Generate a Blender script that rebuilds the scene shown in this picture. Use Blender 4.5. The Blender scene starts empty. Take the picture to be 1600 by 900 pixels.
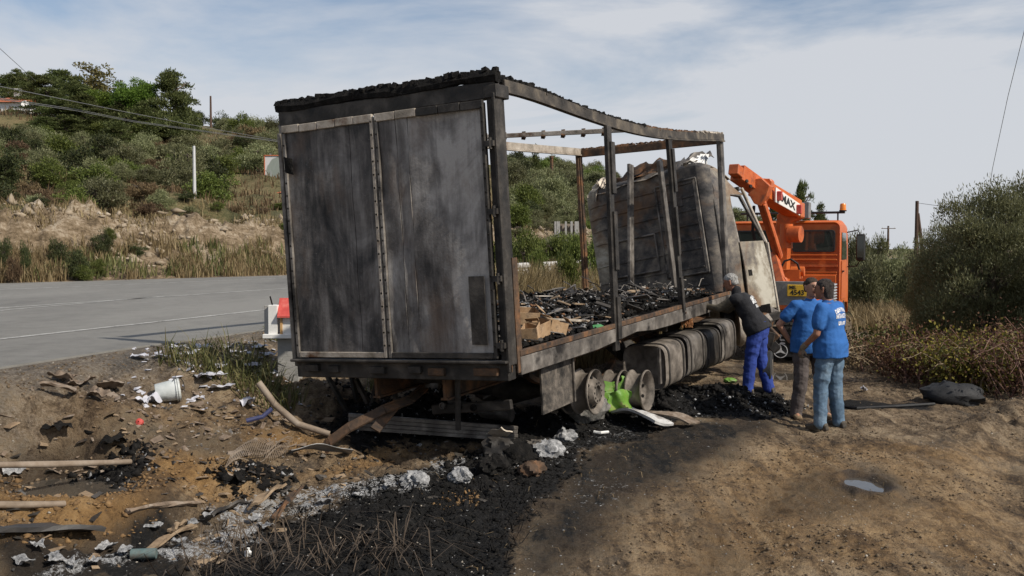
import bpy, bmesh, math, random
import numpy as np
from mathutils import Vector, Matrix, Euler
from mathutils.bvhtree import BVHTree
random.seed(7); RS = np.random.RandomState(11)
R = math.radians
scn = bpy.context.scene
COL = scn.collection
# ------------------------------------------------------------------ camera, sky, sun, exposure
CAMZ = 2.1; FPX = 1500.0; PHI = math.atan(60/1500)
cam_d = bpy.data.cameras.new('camera'); cam = bpy.data.objects.new('camera', cam_d); COL.objects.link(cam)
cam.location = (0, 0, CAMZ); cam.rotation_euler = (math.pi/2 - PHI, 0, 0)
cam_d.sensor_width = 36; cam_d.lens = FPX/1600*36; cam_d.clip_start = .05; cam_d.clip_end = 9000
scn.camera = cam
SUN_AZ = math.atan2(.84, -.54)      # compass-like angle of the direction TO the sun, from +Y towards +X
SUN_EL = R(40)
sun_to = Vector((math.sin(SUN_AZ)*math.cos(SUN_EL), math.cos(SUN_AZ)*math.cos(SUN_EL), math.sin(SUN_EL)))
sd = bpy.data.lights.new('sun', 'SUN'); sd.energy = 3.9; sd.angle = R(.6); sd.color = (1, .93, .82)
so = bpy.data.objects.new('sun', sd); COL.objects.link(so); so.location = (20, -20, 30)
so.rotation_euler = sun_to.to_track_quat('Z', 'Y').to_euler()
w = bpy.data.worlds.new('World'); scn.world = w; w.use_nodes = True
nt = w.node_tree; nt.nodes.clear()
def nd(t, typ, **kw):
    n = t.nodes.new(typ)
    for k, v in kw.items():
        if k.startswith('i_'):
            n.inputs[k[2:].replace('_', ' ')].default_value = v
        else: setattr(n, k, v)
    return n
sky = nd(nt, 'ShaderNodeTexSky', sky_type='NISHITA', sun_disc=False, sun_elevation=SUN_EL, sun_rotation=SUN_AZ)
sky.air_density = 1.0; sky.dust_density = 1.2; sky.ozone_density = 2.2
tc = nd(nt, 'ShaderNodeTexCoord')
sep = nd(nt, 'ShaderNodeSeparateXYZ'); nt.links.new(tc.outputs['Generated'], sep.inputs[0])
mp = nd(nt, 'ShaderNodeMapping'); mp.inputs['Scale'].default_value = (1.0, 1.0, 4.2); mp.inputs['Rotation'].default_value = (0.12, -.22, 0.3)
nt.links.new(tc.outputs['Generated'], mp.inputs[0])
n1 = nd(nt, 'ShaderNodeTexNoise'); n1.inputs['Scale'].default_value = 1.7; n1.inputs['Detail'].default_value = 7; n1.inputs['Roughness'].default_value = .58; n1.inputs['Distortion'].default_value = .5
nt.links.new(mp.outputs[0], n1.inputs['Vector'])
cr = nd(nt, 'ShaderNodeMapRange'); cr.inputs[1].default_value = .44; cr.inputs[2].default_value = .62; cr.clamp = True
nt.links.new(n1.outputs[0], cr.inputs[0])
el = nd(nt, 'ShaderNodeMapRange'); el.inputs[1].default_value = .09; el.inputs[2].default_value = .29; el.inputs[3].default_value = 1.0; el.inputs[4].default_value = 0.0; el.clamp = True
nt.links.new(sep.outputs[2], el.inputs[0])       # thin high cloud thickens towards the horizon
mx = nd(nt, 'ShaderNodeMath', operation='MULTIPLY_ADD'); mx.inputs[1].default_value = .66
nt.links.new(el.outputs[0], mx.inputs[0])
m2 = nd(nt, 'ShaderNodeMath', operation='MULTIPLY'); m2.inputs[1].default_value = .80
nt.links.new(cr.outputs[0], m2.inputs[0]); nt.links.new(m2.outputs[0], mx.inputs[2])
cl = nd(nt, 'ShaderNodeClamp'); nt.links.new(mx.outputs[0], cl.inputs[0]); cl.inputs[2].default_value = .94
mixc = nd(nt, 'ShaderNodeMix', data_type='RGBA'); nt.links.new(cl.outputs[0], mixc.inputs[0]); nt.links.new(sky.outputs[0], mixc.inputs[6])
mixc.inputs[7].default_value = (6.0, 6.2, 6.6, 1)
bg = nd(nt, 'ShaderNodeBackground'); bg.inputs[1].default_value = .092; nt.links.new(mixc.outputs[2], bg.inputs[0])
wo = nd(nt, 'ShaderNodeOutputWorld'); nt.links.new(bg.outputs[0], wo.inputs[0])
scn.view_settings.view_transform = 'Standard'; scn.view_settings.look = 'None'
scn.view_settings.exposure = 0.22; scn.view_settings.gamma = 1.0

# ------------------------------------------------------------------ pixels to places
def ray(px, py):
    x = (px-800)/FPX; y = -(py-450)/FPX
    return Vector((x, math.cos(PHI)+y*math.sin(PHI), -math.sin(PHI)+y*math.cos(PHI)))
CAM = Vector((0, 0, CAMZ))
def at(px, py, Y):
    d = ray(px, py); return CAM + d*(Y/d.y)
def sstep(x):
    x = np.clip(x, 0, 1); return x*x*(3-2*x)
def lat(ix, iy, seed):
    h = np.sin(ix*127.1+iy*311.7+seed*74.7)*43758.5453
    return h-np.floor(h)
def vnoise(x, y, seed=0):
    ix = np.floor(x); iy = np.floor(y); fx = x-ix; fy = y-iy
    ux = fx*fx*(3-2*fx); uy = fy*fy*(3-2*fy)
    a = lat(ix, iy, seed); b = lat(ix+1, iy, seed); c = lat(ix, iy+1, seed); d = lat(ix+1, iy+1, seed)
    return (a*(1-ux)+b*ux)*(1-uy)+(c*(1-ux)+d*ux)*uy*1.0
def fbm(x, y, sc, oct=4, seed=0, gain=.5):
    v = 0; a = 1; t = 0
    for i in range(oct):
        v = v+a*vnoise(x*sc+i*17.3, y*sc-i*9.1, seed+i); t += a; a *= gain; sc *= 2.03
    return v/t-.5
RZ = 1.05                                  # level of the asphalt above the track
NE0 = (-4.54, 8.5); NED = R(17.5)          # near edge of the asphalt
FE0 = (-15.8, 29.7); FED = R(35)           # far edge of the asphalt
def near_e(x, y): return (x-NE0[0])*math.cos(NED)-(y-NE0[1])*math.sin(NED)
def far_t(x, y): return -(x-FE0[0])*math.cos(FED)+(y-FE0[1])*math.sin(FED)
PITS = []                                  # (x, y, radius, depth) of puddles
HEAPS = []                                 # (x0,y0,x1,y1,width,height)
def macro(x, y):
    x = np.asarray(x, float); y = np.asarray(y, float)
    e = near_e(x, y); t = far_t(x, y)
    z = RZ*(1-sstep(e/3.1))
    z = np.where(e < .05, RZ-.012, z)
    bump = fbm(x, y, .30, 3, 5)*1.1
    bank = .35*sstep(t/1.5)+(2.15+1.6*bump)*sstep((t-1.0-bump*1.5)/3.8)
    hill = .205*np.clip(t-7.5, 0, 75)+fbm(x, y, .05, 3, 9)*2.6*sstep((t-8)/25)
    up = np.where(t > 0, (bank+hill)*(1-.93*sstep((x-12)/55)), 0)
    z = np.where(t > 0, RZ-.012+up, z)
    q = (x-5.9)*.96-(y-8)*.28
    mound = .55*sstep(q/1.3)*(1-sstep((y-11.5)/4))
    z = z+np.where((t <= 0) & (e > .05), mound, 0)
    return z
def fine(x, y):
    e = near_e(x, y); t = far_t(x, y); d = np.hypot(x, y)
    off = sstep((e-.03)/.8)*(t <= 0)
    rough = .85+.9*sstep(-(x-.4+ (12-y)*.02)/1.2)+1.7*sstep(((x-5.0)*.96-(y-8)*.28)/1.0)
    n = fbm(x, y, .9, 3, 1)*.11*rough+fbm(x, y, 3.3, 3, 2)*.075*rough+fbm(x, y, 11, 3, 3)*.050*rough+fbm(x, y, 27, 3, 21)*.022*(.6+.5*rough)
    a = R(22); s = x*math.sin(a)+y*math.cos(a); p = x*math.cos(a)-y*math.sin(a)
    rut = -.07*np.exp(-((p-.9+.15*np.sin(s*.4))/.28)**2)-.05*np.exp(-((p+1.0+.1*np.sin(s*.3))/.28)**2)-.11*np.exp(-((p-2.9+.2*np.sin(s*.5+1))/.3)**2)*sstep((15-y)/3)
    tread = .05*np.maximum(0, np.sin(s*26+np.sin(p*9)))*np.exp(-((p-2.6)/.5)**2)*sstep((15-y)/3)*(fbm(x, y, 1.3, 2, 31) > -.05)
    n = (n+(rut+tread)*(x > -2))*off
    rock = (t > 0)*sstep((t-1.5)/1.5)*(1-sstep((t-6)/3))
    n = n+rock*(np.abs(fbm(x, y, .55, 5, 6, .6))*-1.7+fbm(x*1.4, y*.6, 1.7, 4, 8, .65)*.95)+(t > 5)*fbm(x, y, .25, 3, 12)*1.2*sstep((t-6)/6)
    for (x0, y0, x1, y1, wd, ht) in HEAPS:
        dx, dy = x1-x0, y1-y0; L2 = dx*dx+dy*dy+1e-9
        k = np.clip(((x-x0)*dx+(y-y0)*dy)/L2, 0, 1)
        dd = np.hypot(x-x0-k*dx, y-y0-k*dy)
        n = n+ht*np.exp(-(dd/wd)**2)*(.75+1.3*fbm(x, y, 4.5, 3, 41))
    return n
def gz(x, y):
    x = np.asarray(x, float); y = np.asarray(y, float)
    z = macro(x, y)+fine(x, y)
    for (a, b, r, dp) in PITS:
        q = np.hypot((x-a)/r[0], (y-b)/r[1]); k = sstep((2.1-q)/.9)
        z = z*(1-k)+(dp-.045+.05*np.minimum(q, 1.5)**2+fbm(x, y, 2.5, 3, 77)*.06+fbm(x, y, 9, 2, 78)*.02)*k
    return z
def gh(x, y): return float(gz(np.array([x]), np.array([y]))[0])
def gp(px, py, dz=0):
    """where the line of sight through a pixel meets the ground"""
    d = ray(px, py); ts = np.geomspace(2.5, 400, 1500)
    X = d.x*ts; Y = d.y*ts; Z = CAMZ+d.z*ts
    k = np.nonzero(Z < gz(X, Y)+dz)[0]
    i = k[0] if len(k) else -1
    return Vector((X[i], Y[i], float(gz(X[i:i+1], Y[i:i+1])[0]) if i >= 0 else 0))

# ------------------------------------------------------------------ objects
def tag(o, label=None, cat=None, group=None, kind=None):
    if label: o['label'] = label
    if cat: o['category'] = cat
    if group: o['group'] = group
    if kind: o['kind'] = kind
    return o
def thing(name, label, cat, loc=(0, 0, 0), group=None, rz=0):
    o = bpy.data.objects.new(name, None); COL.objects.link(o); o.location = loc; o.rotation_euler = (0, 0, rz)
    o.empty_display_size = .2
    return tag(o, label, cat, group)
def link(name, me, mat, parent=None, smooth=False):
    o = bpy.data.objects.new(name, me); COL.objects.link(o)
    if mat is not None: me.materials.append(mat)
    if parent is not None: o.parent = parent
    if smooth:
        me.polygons.foreach_set('use_smooth', np.ones(len(me.polygons), bool))
    return o
def npmesh(name, V, F):
    """mesh from arrays; F is (n,3) or (n,4)"""
    me = bpy.data.meshes.new(name); V = np.asarray(V, np.float32); F = np.asarray(F, np.int32)
    me.vertices.add(len(V)); me.vertices.foreach_set('co', V.ravel())
    k = F.shape[1]; me.loops.add(F.size); me.loops.foreach_set('vertex_index', F.ravel())
    me.polygons.add(len(F)); me.polygons.foreach_set('loop_start', np.arange(0, F.size, k, dtype=np.int32))
    me.update(calc_edges=True); return me
class MB:
    def __init__(s): s.v = []; s.f = []
    def add(s, vs, fs):
        b = len(s.v); s.v += [Vector(q) for q in vs]; s.f += [tuple(b+i for i in f) for f in fs]; return s
    def box(s, c, size, M=None, taper=1.0):
        x, y, z = size[0]/2, size[1]/2, size[2]/2
        vs = [Vector((sx*x*(taper if sz > 0 else 1), sy*y*(taper if sz > 0 else 1), sz*z)) for sz in (-1, 1) for sy in (-1, 1) for sx in (-1, 1)]
        if M is not None: vs = [M @ q for q in vs]
        c = Vector(c)
        return s.add([q+c for q in vs], [(0, 2, 3, 1), (4, 5, 7, 6), (0, 1, 5, 4), (2, 6, 7, 3), (0, 4, 6, 2), (1, 3, 7, 5)])
    def bar(s, p0, p1, wd, ht, up=(0, 0, 1)):
        p0 = Vector(p0); p1 = Vector(p1); d = (p1-p0); L = d.length; d.normalize(); up = Vector(up)
        a = d.cross(up)
        if a.length < 1e-4: a = d.cross(Vector((1, 0, 0)))
        a.normalize(); b = a.cross(d)
        M = Matrix((d, a, b)).transposed()
        return s.box((p0+p1)/2, (L, wd, ht), M)
    def tube(s, pts, r, n=8, cap=True):
        pts = [Vector(p) for p in pts]; rs = r if hasattr(r, '__len__') else [r]*len(pts)
        rings = []; ref = None
        for i, p in enumerate(pts):
            d = (pts[min(i+1, len(pts)-1)]-pts[max(i-1, 0)]).normalized()
            if ref is None: ref = d.orthogonal().normalized()
            a = (ref-d*ref.dot(d)); a = a.normalized() if a.length > 1e-5 else d.orthogonal().normalized(); ref = a; b = d.cross(a)
            rings.append([p+(a*math.cos(t)+b*math.sin(t))*rs[i] for t in [2*math.pi*k/n for k in range(n)]])
        return s.rings(rings, cap)
    def rings(s, rings, cap=True):
        n = len(rings[0]); vs = [q for r in rings for q in r]; fs = []
        for i in range(len(rings)-1):
            for k in range(n):
                fs.append((i*n+k, i*n+(k+1) % n, (i+1)*n+(k+1) % n, (i+1)*n+k))
        if cap: fs.append(tuple(range(n-1, -1, -1))); fs.append(tuple((len(rings)-1)*n+k for k in range(n)))
        return s.add(vs, fs)
    def lathe(s, prof, c, axis, n=20, cap=False):
        """prof = [(along, radius)...] turned about axis through c"""
        ax = Vector(axis).normalized(); a = ax.orthogonal().normalized(); b = ax.cross(a); c = Vector(c)
        return s.rings([[c+ax*h+(a*math.cos(t)+b*math.sin(t))*r for t in [2*math.pi*k/n for k in range(n)]] for h, r in prof], cap)
    def prism(s, poly, d):
        d = Vector(d); n = len(poly); vs = [Vector(p) for p in poly]+[Vector(p)+d for p in poly]
        fs = [tuple(range(n)), tuple(range(2*n-1, n-1, -1))]+[(i, n+i, n+(i+1) % n, (i+1) % n) for i in range(n)]
        return s.add(vs, fs)
    def sheet(s, fn, nu, nv, th=.004):
        """fn(u,v)->point; a sheet with thickness"""
        P = [[Vector(fn(i/nu, j/nv)) for j in range(nv+1)] for i in range(nu+1)]
        def nrm(i, j):
            a = P[min(i+1, nu)][j]-P[max(i-1, 0)][j]; b = P[i][min(j+1, nv)]-P[i][max(j-1, 0)]
            q = a.cross(b); return q.normalized() if q.length > 1e-9 else Vector((0, 0, 1))
        N = (nu+1)*(nv+1); I = lambda i, j: i*(nv+1)+j
        vs = [P[i][j]+nrm(i, j)*th/2 for i in range(nu+1) for j in range(nv+1)]+[P[i][j]-nrm(i, j)*th/2 for i in range(nu+1) for j in range(nv+1)]
        fs = []
        for i in range(nu):
            for j in range(nv):
                fs.append((I(i, j), I(i+1, j), I(i+1, j+1), I(i, j+1))); fs.append((N+I(i, j), N+I(i, j+1), N+I(i+1, j+1), N+I(i+1, j)))
        for i in range(nu):
            fs.append((I(i, 0), N+I(i, 0), N+I(i+1, 0), I(i+1, 0))); fs.append((I(i, nv), I(i+1, nv), N+I(i+1, nv), N+I(i, nv)))
        for j in range(nv):
            fs.append((I(0, j), I(0, j+1), N+I(0, j+1), N+I(0, j))); fs.append((I(nu, j), N+I(nu, j), N+I(nu, j+1), I(nu, j+1)))
        return s.add(vs, fs)
    def build(s, name, mat, parent=None, base=None, smooth=False, bevel=0, own=False, M=None, jit=0):
        """base: shift by -base (parts given in world coordinates). own: top-level object with its origin at base"""
        me = bpy.data.meshes.new(name); b = Vector(base) if base is not None else Vector((0, 0, 0))
        vs = [q-b for q in s.v]
        if jit: vs = [q+Vector((random.uniform(-jit, jit), random.uniform(-jit, jit), random.uniform(-jit, jit))) for q in vs]
        if M is not None: vs = [M @ q for q in vs]
        me.from_pydata([tuple(q) for q in vs], [], s.f); me.update()
        bm = bmesh.new(); bm.from_mesh(me); bmesh.ops.recalc_face_normals(bm, faces=bm.faces)
        if bevel:
            bmesh.ops.bevel(bm, geom=[e for e in bm.edges if e.calc_face_angle(0) > .6], offset=bevel, segments=1, affect='EDGES')
        bm.to_mesh(me); bm.free()
        o = link(name, me, mat, parent, False)
        if smooth:
            me.polygons.foreach_set('use_smooth', np.ones(len(me.polygons), bool)); me.set_sharp_from_angle(angle=R(42))
        if own: o.location = b
        return o
def copy_tree(o, parent=None):
    c = o.copy(); COL.objects.link(c); c.parent = parent
    for ch in [q for q in o.children]: copy_tree(ch, c)
    return c

# ------------------------------------------------------------------ materials
MATS = {}
def base_mat(name):
    m = bpy.data.materials.new(name); m.use_nodes = True; t = m.node_tree; t.nodes.clear()
    b = t.nodes.new('ShaderNodeBsdfPrincipled'); o = t.nodes.new('ShaderNodeOutputMaterial'); t.links.new(b.outputs[0], o.inputs[0])
    MATS[name] = m
    return m, t, b
def ramp(t, src, stops):
    r = t.nodes.new('ShaderNodeValToRGB'); e = r.color_ramp.elements
    while len(e) < len(stops): e.new(.5)
    for q, (p, c) in zip(e, stops): q.position = p; q.color = (*c, 1) if len(c) == 3 else c
    t.links.new(src, r.inputs[0]); return r.outputs[0]
def noise(t, scale, detail=5, rough=.6, vec=None, dist=0):
    n = t.nodes.new('ShaderNodeTexNoise'); n.inputs['Scale'].default_value = scale; n.inputs['Detail'].default_value = detail
    n.inputs['Roughness'].default_value = rough; n.inputs['Distortion'].default_value = dist
    if vec is not None: t.links.new(vec, n.inputs['Vector'])
    return n.outputs[0]
def coords(t, kind='Object', scale=(1, 1, 1), rot=(0, 0, 0), loc=(0, 0, 0)):
    c = t.nodes.new('ShaderNodeTexCoord'); m = t.nodes.new('ShaderNodeMapping'); m.inputs['Scale'].default_value = scale; m.inputs['Rotation'].default_value = rot; m.inputs['Location'].default_value = loc
    t.links.new(c.outputs[kind], m.inputs[0]); return m.outputs[0]
def mixrgb(t, fac, a, b, mode='MIX'):
    m = t.nodes.new('ShaderNodeMix'); m.data_type = 'RGBA'; m.blend_type = mode
    for s, k in ((fac, 0), (a, 6), (b, 7)):
        if hasattr(s, 'node'): t.links.new(s, m.inputs[k])
        elif k == 0: m.inputs[0].default_value = s
        else: m.inputs[k].default_value = (*s, 1)
    return m.outputs[2]
def math_(t, op, a, b=0., c=0.):
    m = t.nodes.new('ShaderNodeMath'); m.operation = op
    for s, k in ((a, 0), (b, 1), (c, 2)):
        if hasattr(s, 'node'): t.links.new(s, m.inputs[k])
        else: m.inputs[k].default_value = s
    return m.outputs[0]
def rng(t, v, a, b, c=0., d=1.):
    m = t.nodes.new('ShaderNodeMapRange'); m.clamp = True
    t.links.new(v, m.inputs[0]); m.inputs[1].default_value = a; m.inputs[2].default_value = b; m.inputs[3].default_value = c; m.inputs[4].default_value = d
    return m.outputs[0]
def bump(t, b, h, strength=.3, dist=.02):
    n = t.nodes.new('ShaderNodeBump'); n.inputs['Strength'].default_value = strength; n.inputs['Distance'].default_value = dist
    t.links.new(h, n.inputs['Height']); t.links.new(n.outputs[0], b.inputs['Normal']); return n
def pm(name, cols, scale=6, rough=.7, metal=0., bmp=.3, stretch=(1, 1, 1), detail=6, lo=.3, hi=.7, bscale=None, dirt=None, spec=.4, dist=.02):
    """mottled material: colours spread along a noise, optional dirt colour in blotches"""
    if name in MATS: return MATS[name]
    m, t, b = base_mat(name)
    v = coords(t, 'Object', stretch)
    n = noise(t, scale, detail, .62, v, .3)
    k = len(cols); c = ramp(t, n, [(lo+(hi-lo)*i/max(1, k-1), cols[i]) for i in range(k)]) if k > 1 else None
    if dirt:
        d = rng(t, noise(t, scale*.45, 6, .7, v), dirt[1], dirt[1]+.14)
        c = mixrgb(t, d, c if c is not None else cols[0], dirt[0])
    if c is not None and hasattr(c, 'node'): t.links.new(c, b.inputs['Base Color'])
    else: b.inputs['Base Color'].default_value = (*cols[0], 1)
    b.inputs['Roughness'].default_value = rough; b.inputs['Metallic'].default_value = metal
    b.inputs['Specular IOR Level'].default_value = spec
    if bmp: bump(t, b, noise(t, bscale or scale*5, 5, .65, v), bmp, dist)
    return m
def leafmat(name, cols, rough=.6, trans=.25, spread=.35):
    m = bpy.data.materials.new(name); m.use_nodes = True; t = m.node_tree; t.nodes.clear(); MATS[name] = m
    o = t.nodes.new('ShaderNodeOutputMaterial'); b = t.nodes.new('ShaderNodeBsdfPrincipled'); tr = t.nodes.new('ShaderNodeBsdfTranslucent'); mx = t.nodes.new('ShaderNodeMixShader')
    g = t.nodes.new('ShaderNodeNewGeometry'); oi = t.nodes.new('ShaderNodeObjectInfo')
    a = noise(t, 1.1, 3, .6, coords(t, 'Object'))
    v = math_(t, 'ADD', math_(t, 'MULTIPLY', g.outputs['Random Per Island'], .55), math_(t, 'MULTIPLY', a, .45))
    k = len(cols); c = ramp(t, v, [(.15+.65*i/max(1, k-1), cols[i]) for i in range(k)])
    h = t.nodes.new('ShaderNodeHueSaturation'); t.links.new(c, h.inputs['Color'])
    t.links.new(rng(t, oi.outputs['Random'], 0, 1, 1-spread, 1+spread), h.inputs['Value'])
    t.links.new(rng(t, oi.outputs['Random'], 0, 1, .485, .512), h.inputs['Hue'])
    t.links.new(h.outputs[0], b.inputs['Base Color']); t.links.new(h.outputs[0], tr.inputs[0])
    b.inputs['Roughness'].default_value = rough; b.inputs['Specular IOR Level'].default_value = .25
    mx.inputs[0].default_value = trans; t.links.new(b.outputs[0], mx.inputs[1]); t.links.new(tr.outputs[0], mx.inputs[2]); t.links.new(mx.outputs[0], o.inputs[0])
    return m
# --- general palette
M_char = pm('char', [(.004, .004, .004), (.010, .009, .008), (.028, .025, .022)], 14, .85, 0, .8, dist=.03, spec=.18)
M_soot = pm('sooty_steel', [(.012, .012, .012), (.04, .035, .03), (.10, .088, .075)], 4, .6, .25, .35, dirt=((.12, .06, .025), .62))
M_sootL = pm('burnt_aluminium', [(.06, .055, .05), (.17, .15, .13), (.33, .30, .265)], 3.5, .5, .35, .3, dirt=((.025, .022, .02), .5))
M_rust = pm('rusted_steel', [(.03, .024, .02), (.10, .06, .035), (.24, .11, .045)], 5, .85, .1, .5, dirt=((.02, .018, .017), .52))
M_bleach = pm('bleached_aluminium', [(.20, .17, .13), (.42, .36, .29), (.56, .50, .42)], 5, .55, .3, .4, dirt=((.14, .07, .035), .55))
M_rim = pm('burnt_rim', [(.07, .06, .05), (.17, .145, .12), (.30, .26, .22)], 5, .65, .3, .4, dirt=((.03, .026, .022), .56))
M_ash = pm('ash', [(.13, .13, .13), (.34, .34, .34), (.62, .61, .60)], 30, .95, 0, .9)
M_orange = pm('orange_paint', [(.46, .090, .016), (.55, .122, .020), (.60, .15, .028)], 3, .45, 0, .05, dirt=((.24, .08, .035), .57), spec=.5)
M_orange2 = pm('worn_orange_paint', [(.34, .072, .02), (.50, .11, .028), (.56, .16, .055)], 7, .55, 0, .15, dirt=((.16, .07, .04), .56))
M_black = pm('black_rubber', [(.012, .012, .013), (.028, .028, .028)], 9, .7, 0, .3)
M_dark = pm('dark_steel', [(.02, .02, .02), (.05, .048, .045)], 8, .55, .3, .2)
M_grey = pm('grey_steel', [(.16, .16, .155), (.26, .255, .25)], 7, .5, .3, .2, dirt=((.07, .06, .05), .58))
M_white = pm('white_paint', [(.66, .65, .62), (.78, .77, .74)], 5, .6, 0, .1, dirt=((.42, .36, .28), .63))
M_wood = pm('weathered_wood', [(.12, .08, .05), (.24, .17, .105), (.36, .27, .18)], 5, .85, 0, .5, (1, 1, 6))
M_pole = pm('tarred_wood', [(.06, .035, .025), (.12, .075, .055)], 8, .9, 0, .4, (1, 1, .3))
M_cardb = pm('cardboard', [(.22, .13, .07), (.38, .25, .14), (.46, .32, .2)], 6, .9, 0, .2, dirt=((.05, .035, .025), .58))
M_paper = pm('paper', [(.36, .36, .39), (.58, .58, .63)], 5, .85, 0, .3, dirt=((.16, .14, .13), .56))
M_pipe = pm('dirty_pipe', [(.13, .095, .065), (.22, .17, .125), (.30, .25, .20)], 5, .7, 0, .25, dirt=((.12, .08, .05), .6))
M_mud = pm('mud_caked_sheet', [(.09, .065, .045), (.19, .14, .10), (.33, .28, .23)], 6, .8, 0, .5)
M_bark = pm('bark', [(.05, .04, .03), (.12, .095, .07)], 10, .95, 0, .7)
M_concrete = pm('concrete', [(.26, .255, .24), (.40, .385, .36)], 6, .9, 0, .3, dirt=((.16, .145, .12), .6))
M_red = pm('red_paint', [(.40, .045, .04), (.52, .075, .06), (.60, .16, .13)], 7, .6, 0, .15)
M_tile = pm('roof_tile', [(.36, .10, .045), (.50, .16, .07)], 6, .85, 0, .4)
M_glass, _t, _b = base_mat('dark_glass'); _b.inputs['Base Color'].default_value = (.03, .04, .035, 1); _b.inputs['Roughness'].default_value = .04; _b.inputs['Specular IOR Level'].default_value = .8
M_wire = pm('cable', [(.12, .12, .12), (.2, .2, .2)], 5, .6, .2, 0)
# ------------------------------------------------------------------ the truck's frame of reference (rear right lower corner of its body)
TR0 = at(800, 591, 8.57)
_f = Vector((.465, .885, .037)).normalized(); _l = Vector((-.885, .466, -.045)); _l = (_l-_f*_l.dot(_f)).normalized(); _u = _f.cross(_l)
TM = Matrix.Translation(TR0) @ Matrix((_f, _l, _u)).transposed().to_4x4()
TMI = TM.inverted()
def t2w(x, y, z): return TM @ Vector((x, y, z))
def tplane(px, py, axis, val):
    """pixel -> point of the truck frame on the plane axis=val"""
    o = TMI @ CAM; d = TMI.to_3x3() @ ray(px, py); k = (val-o[axis])/d[axis]; return o+d*k
# ------------------------------------------------------------------ ground: heaps, puddles, masks
def pl(pts): return [(p.x, p.y) for p in (gp(*q) for q in pts)]
for a, b, wd, ht in (((870, 668), (960, 655), .38, .24), ((1000, 642), (1130, 632), .45, .26), ((1130, 632), (1225, 636), .28, .12), ((760, 735), (840, 715), .4, .14),
                     ((560, 645), (760, 650), .6, .2), ((560, 690), (700, 640), .3, .1), ((1450, 632), (1530, 640), .3, .1), ((380, 765), (420, 750), .25, .12), ((170, 705), (200, 700), .2, .1), ((1540, 690), (1600, 640), .4, .2)):
    p = gp(*a); q = gp(*b); HEAPS.append((p.x, p.y, q.x, q.y, wd, ht))
def pit(px, py, rx, ry):
    p = gp(px, py); t_ = np.linspace(0, 2*math.pi, 24); lo = float(gz(p.x+np.cos(t_)*rx*1.3, p.y+np.sin(t_)*ry*1.3).min())
    PITS.append((p.x, p.y, (rx, ry), lo+.01)); return p
PUD = [pit(95, 712, .50, .40), pit(1222, 583, .75, .65), pit(1352, 757, .15, .30)]
def inpoly(X, Y, poly, soft):
    """soft mask of a polygon given on the ground"""
    ins = np.zeros(X.shape, bool); dmin = np.full(X.shape, 1e9)
    n = len(poly)
    for i in range(n):
        x0, y0 = poly[i]; x1, y1 = poly[(i+1) % n]
        c = ((y0 > Y) != (y1 > Y)) & (X < (x1-x0)*(Y-y0)/(y1-y0+1e-12)+x0); ins ^= c
        dx, dy = x1-x0, y1-y0; k = np.clip(((X-x0)*dx+(Y-y0)*dy)/(dx*dx+dy*dy+1e-12), 0, 1)
        dmin = np.minimum(dmin, np.hypot(X-x0-k*dx, Y-y0-k*dy))
    return np.clip(.5+np.where(ins, dmin, -dmin)/(2*soft), 0, 1)
BURN = [(pl([(300, 930), (360, 870), (440, 815), (560, 770), (690, 722), (760, 690), (560, 690), (480, 650), (520, 610), (800, 640), (960, 600), (1130, 600), (1205, 610), (1235, 632), (1215, 652), (1080, 652), (985, 690), (930, 700), (895, 740), (850, 800), (822, 850), (790, 930)]), .16, 1.0),
        (pl([(1300, 628), (1400, 630), (1480, 632), (1450, 642), (1300, 645)]), .05, .8),
        (pl([(0, 655), (120, 665), (400, 640), (480, 690), (420, 730), (300, 720), (150, 740), (0, 760)]), .3, .35),
        (pl([(860, 720), (1000, 675), (1170, 655), (1230, 668), (1130, 720), (1010, 760), (960, 840), (900, 900), (790, 915)]), .30, .64),
        (pl([(1040, 905), (1100, 800), (1170, 760), (1160, 905)]), .3, .42), (pl([(1150, 800), (1250, 730), (1420, 735), (1430, 790), (1260, 830)]), .25, .40),
        (pl([(0, 845), (300, 800), (330, 900), (0, 930)]), .15, .7)]
ASHP = [(pl([(0, 905), (0, 885), (180, 868), (300, 822), (470, 772), (620, 742), (780, 698), (850, 692), (830, 708), (700, 742), (640, 770), (520, 800), (440, 822), (380, 855), (250, 895)]), .14, .92),
        (pl([(740, 700), (900, 690), (940, 660), (1040, 668), (900, 720), (780, 740)]), .15, .5), (pl([(870, 735), (1010, 735), (990, 800), (880, 805)]), .2, .42),
        (pl([(240, 545), (430, 540), (400, 570), (220, 580)]), .3, .5), (pl([(330, 665), (480, 660), (470, 700), (330, 700)]), .2, .5), (pl([(1000, 560), (1130, 640), (1000, 660)]), .2, .15)]
OCH = [(pl([(0, 752), (200, 748), (360, 728), (430, 740), (380, 770), (200, 800), (60, 835), (0, 838)]), .25, 1.0), (pl([(0, 640), (250, 625), (480, 640), (430, 665), (150, 660), (0, 680)]), .3, .35),
       (pl([(430, 745), (560, 700), (760, 690), (560, 740)]), .2, .6), (pl([(680, 772), (820, 768), (810, 790), (690, 792)]), .1, .9), (pl([(400, 670), (560, 680), (520, 700), (400, 700)]), .15, .8),
       (pl([(960, 905), (1000, 780), (1110, 720), (1250, 690), (1600, 700), (1650, 930)]), .5, .45)]
def gmask(X, Y, L, seed):
    m = np.zeros(X.shape); wx = fbm(X, Y, 1.6, 4, seed)*.55; wy = fbm(X+31, Y, 1.6, 4, seed+3)*.55
    near = (np.hypot(X, Y) < 26) & (Y > 1)
    x = X[near]; y = Y[near]; mm = np.zeros(x.shape)
    for poly, soft, a in L: mm = np.maximum(mm, a*inpoly(x+wx[near], y+wy[near], poly, soft))
    m[near] = mm; return m
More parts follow.
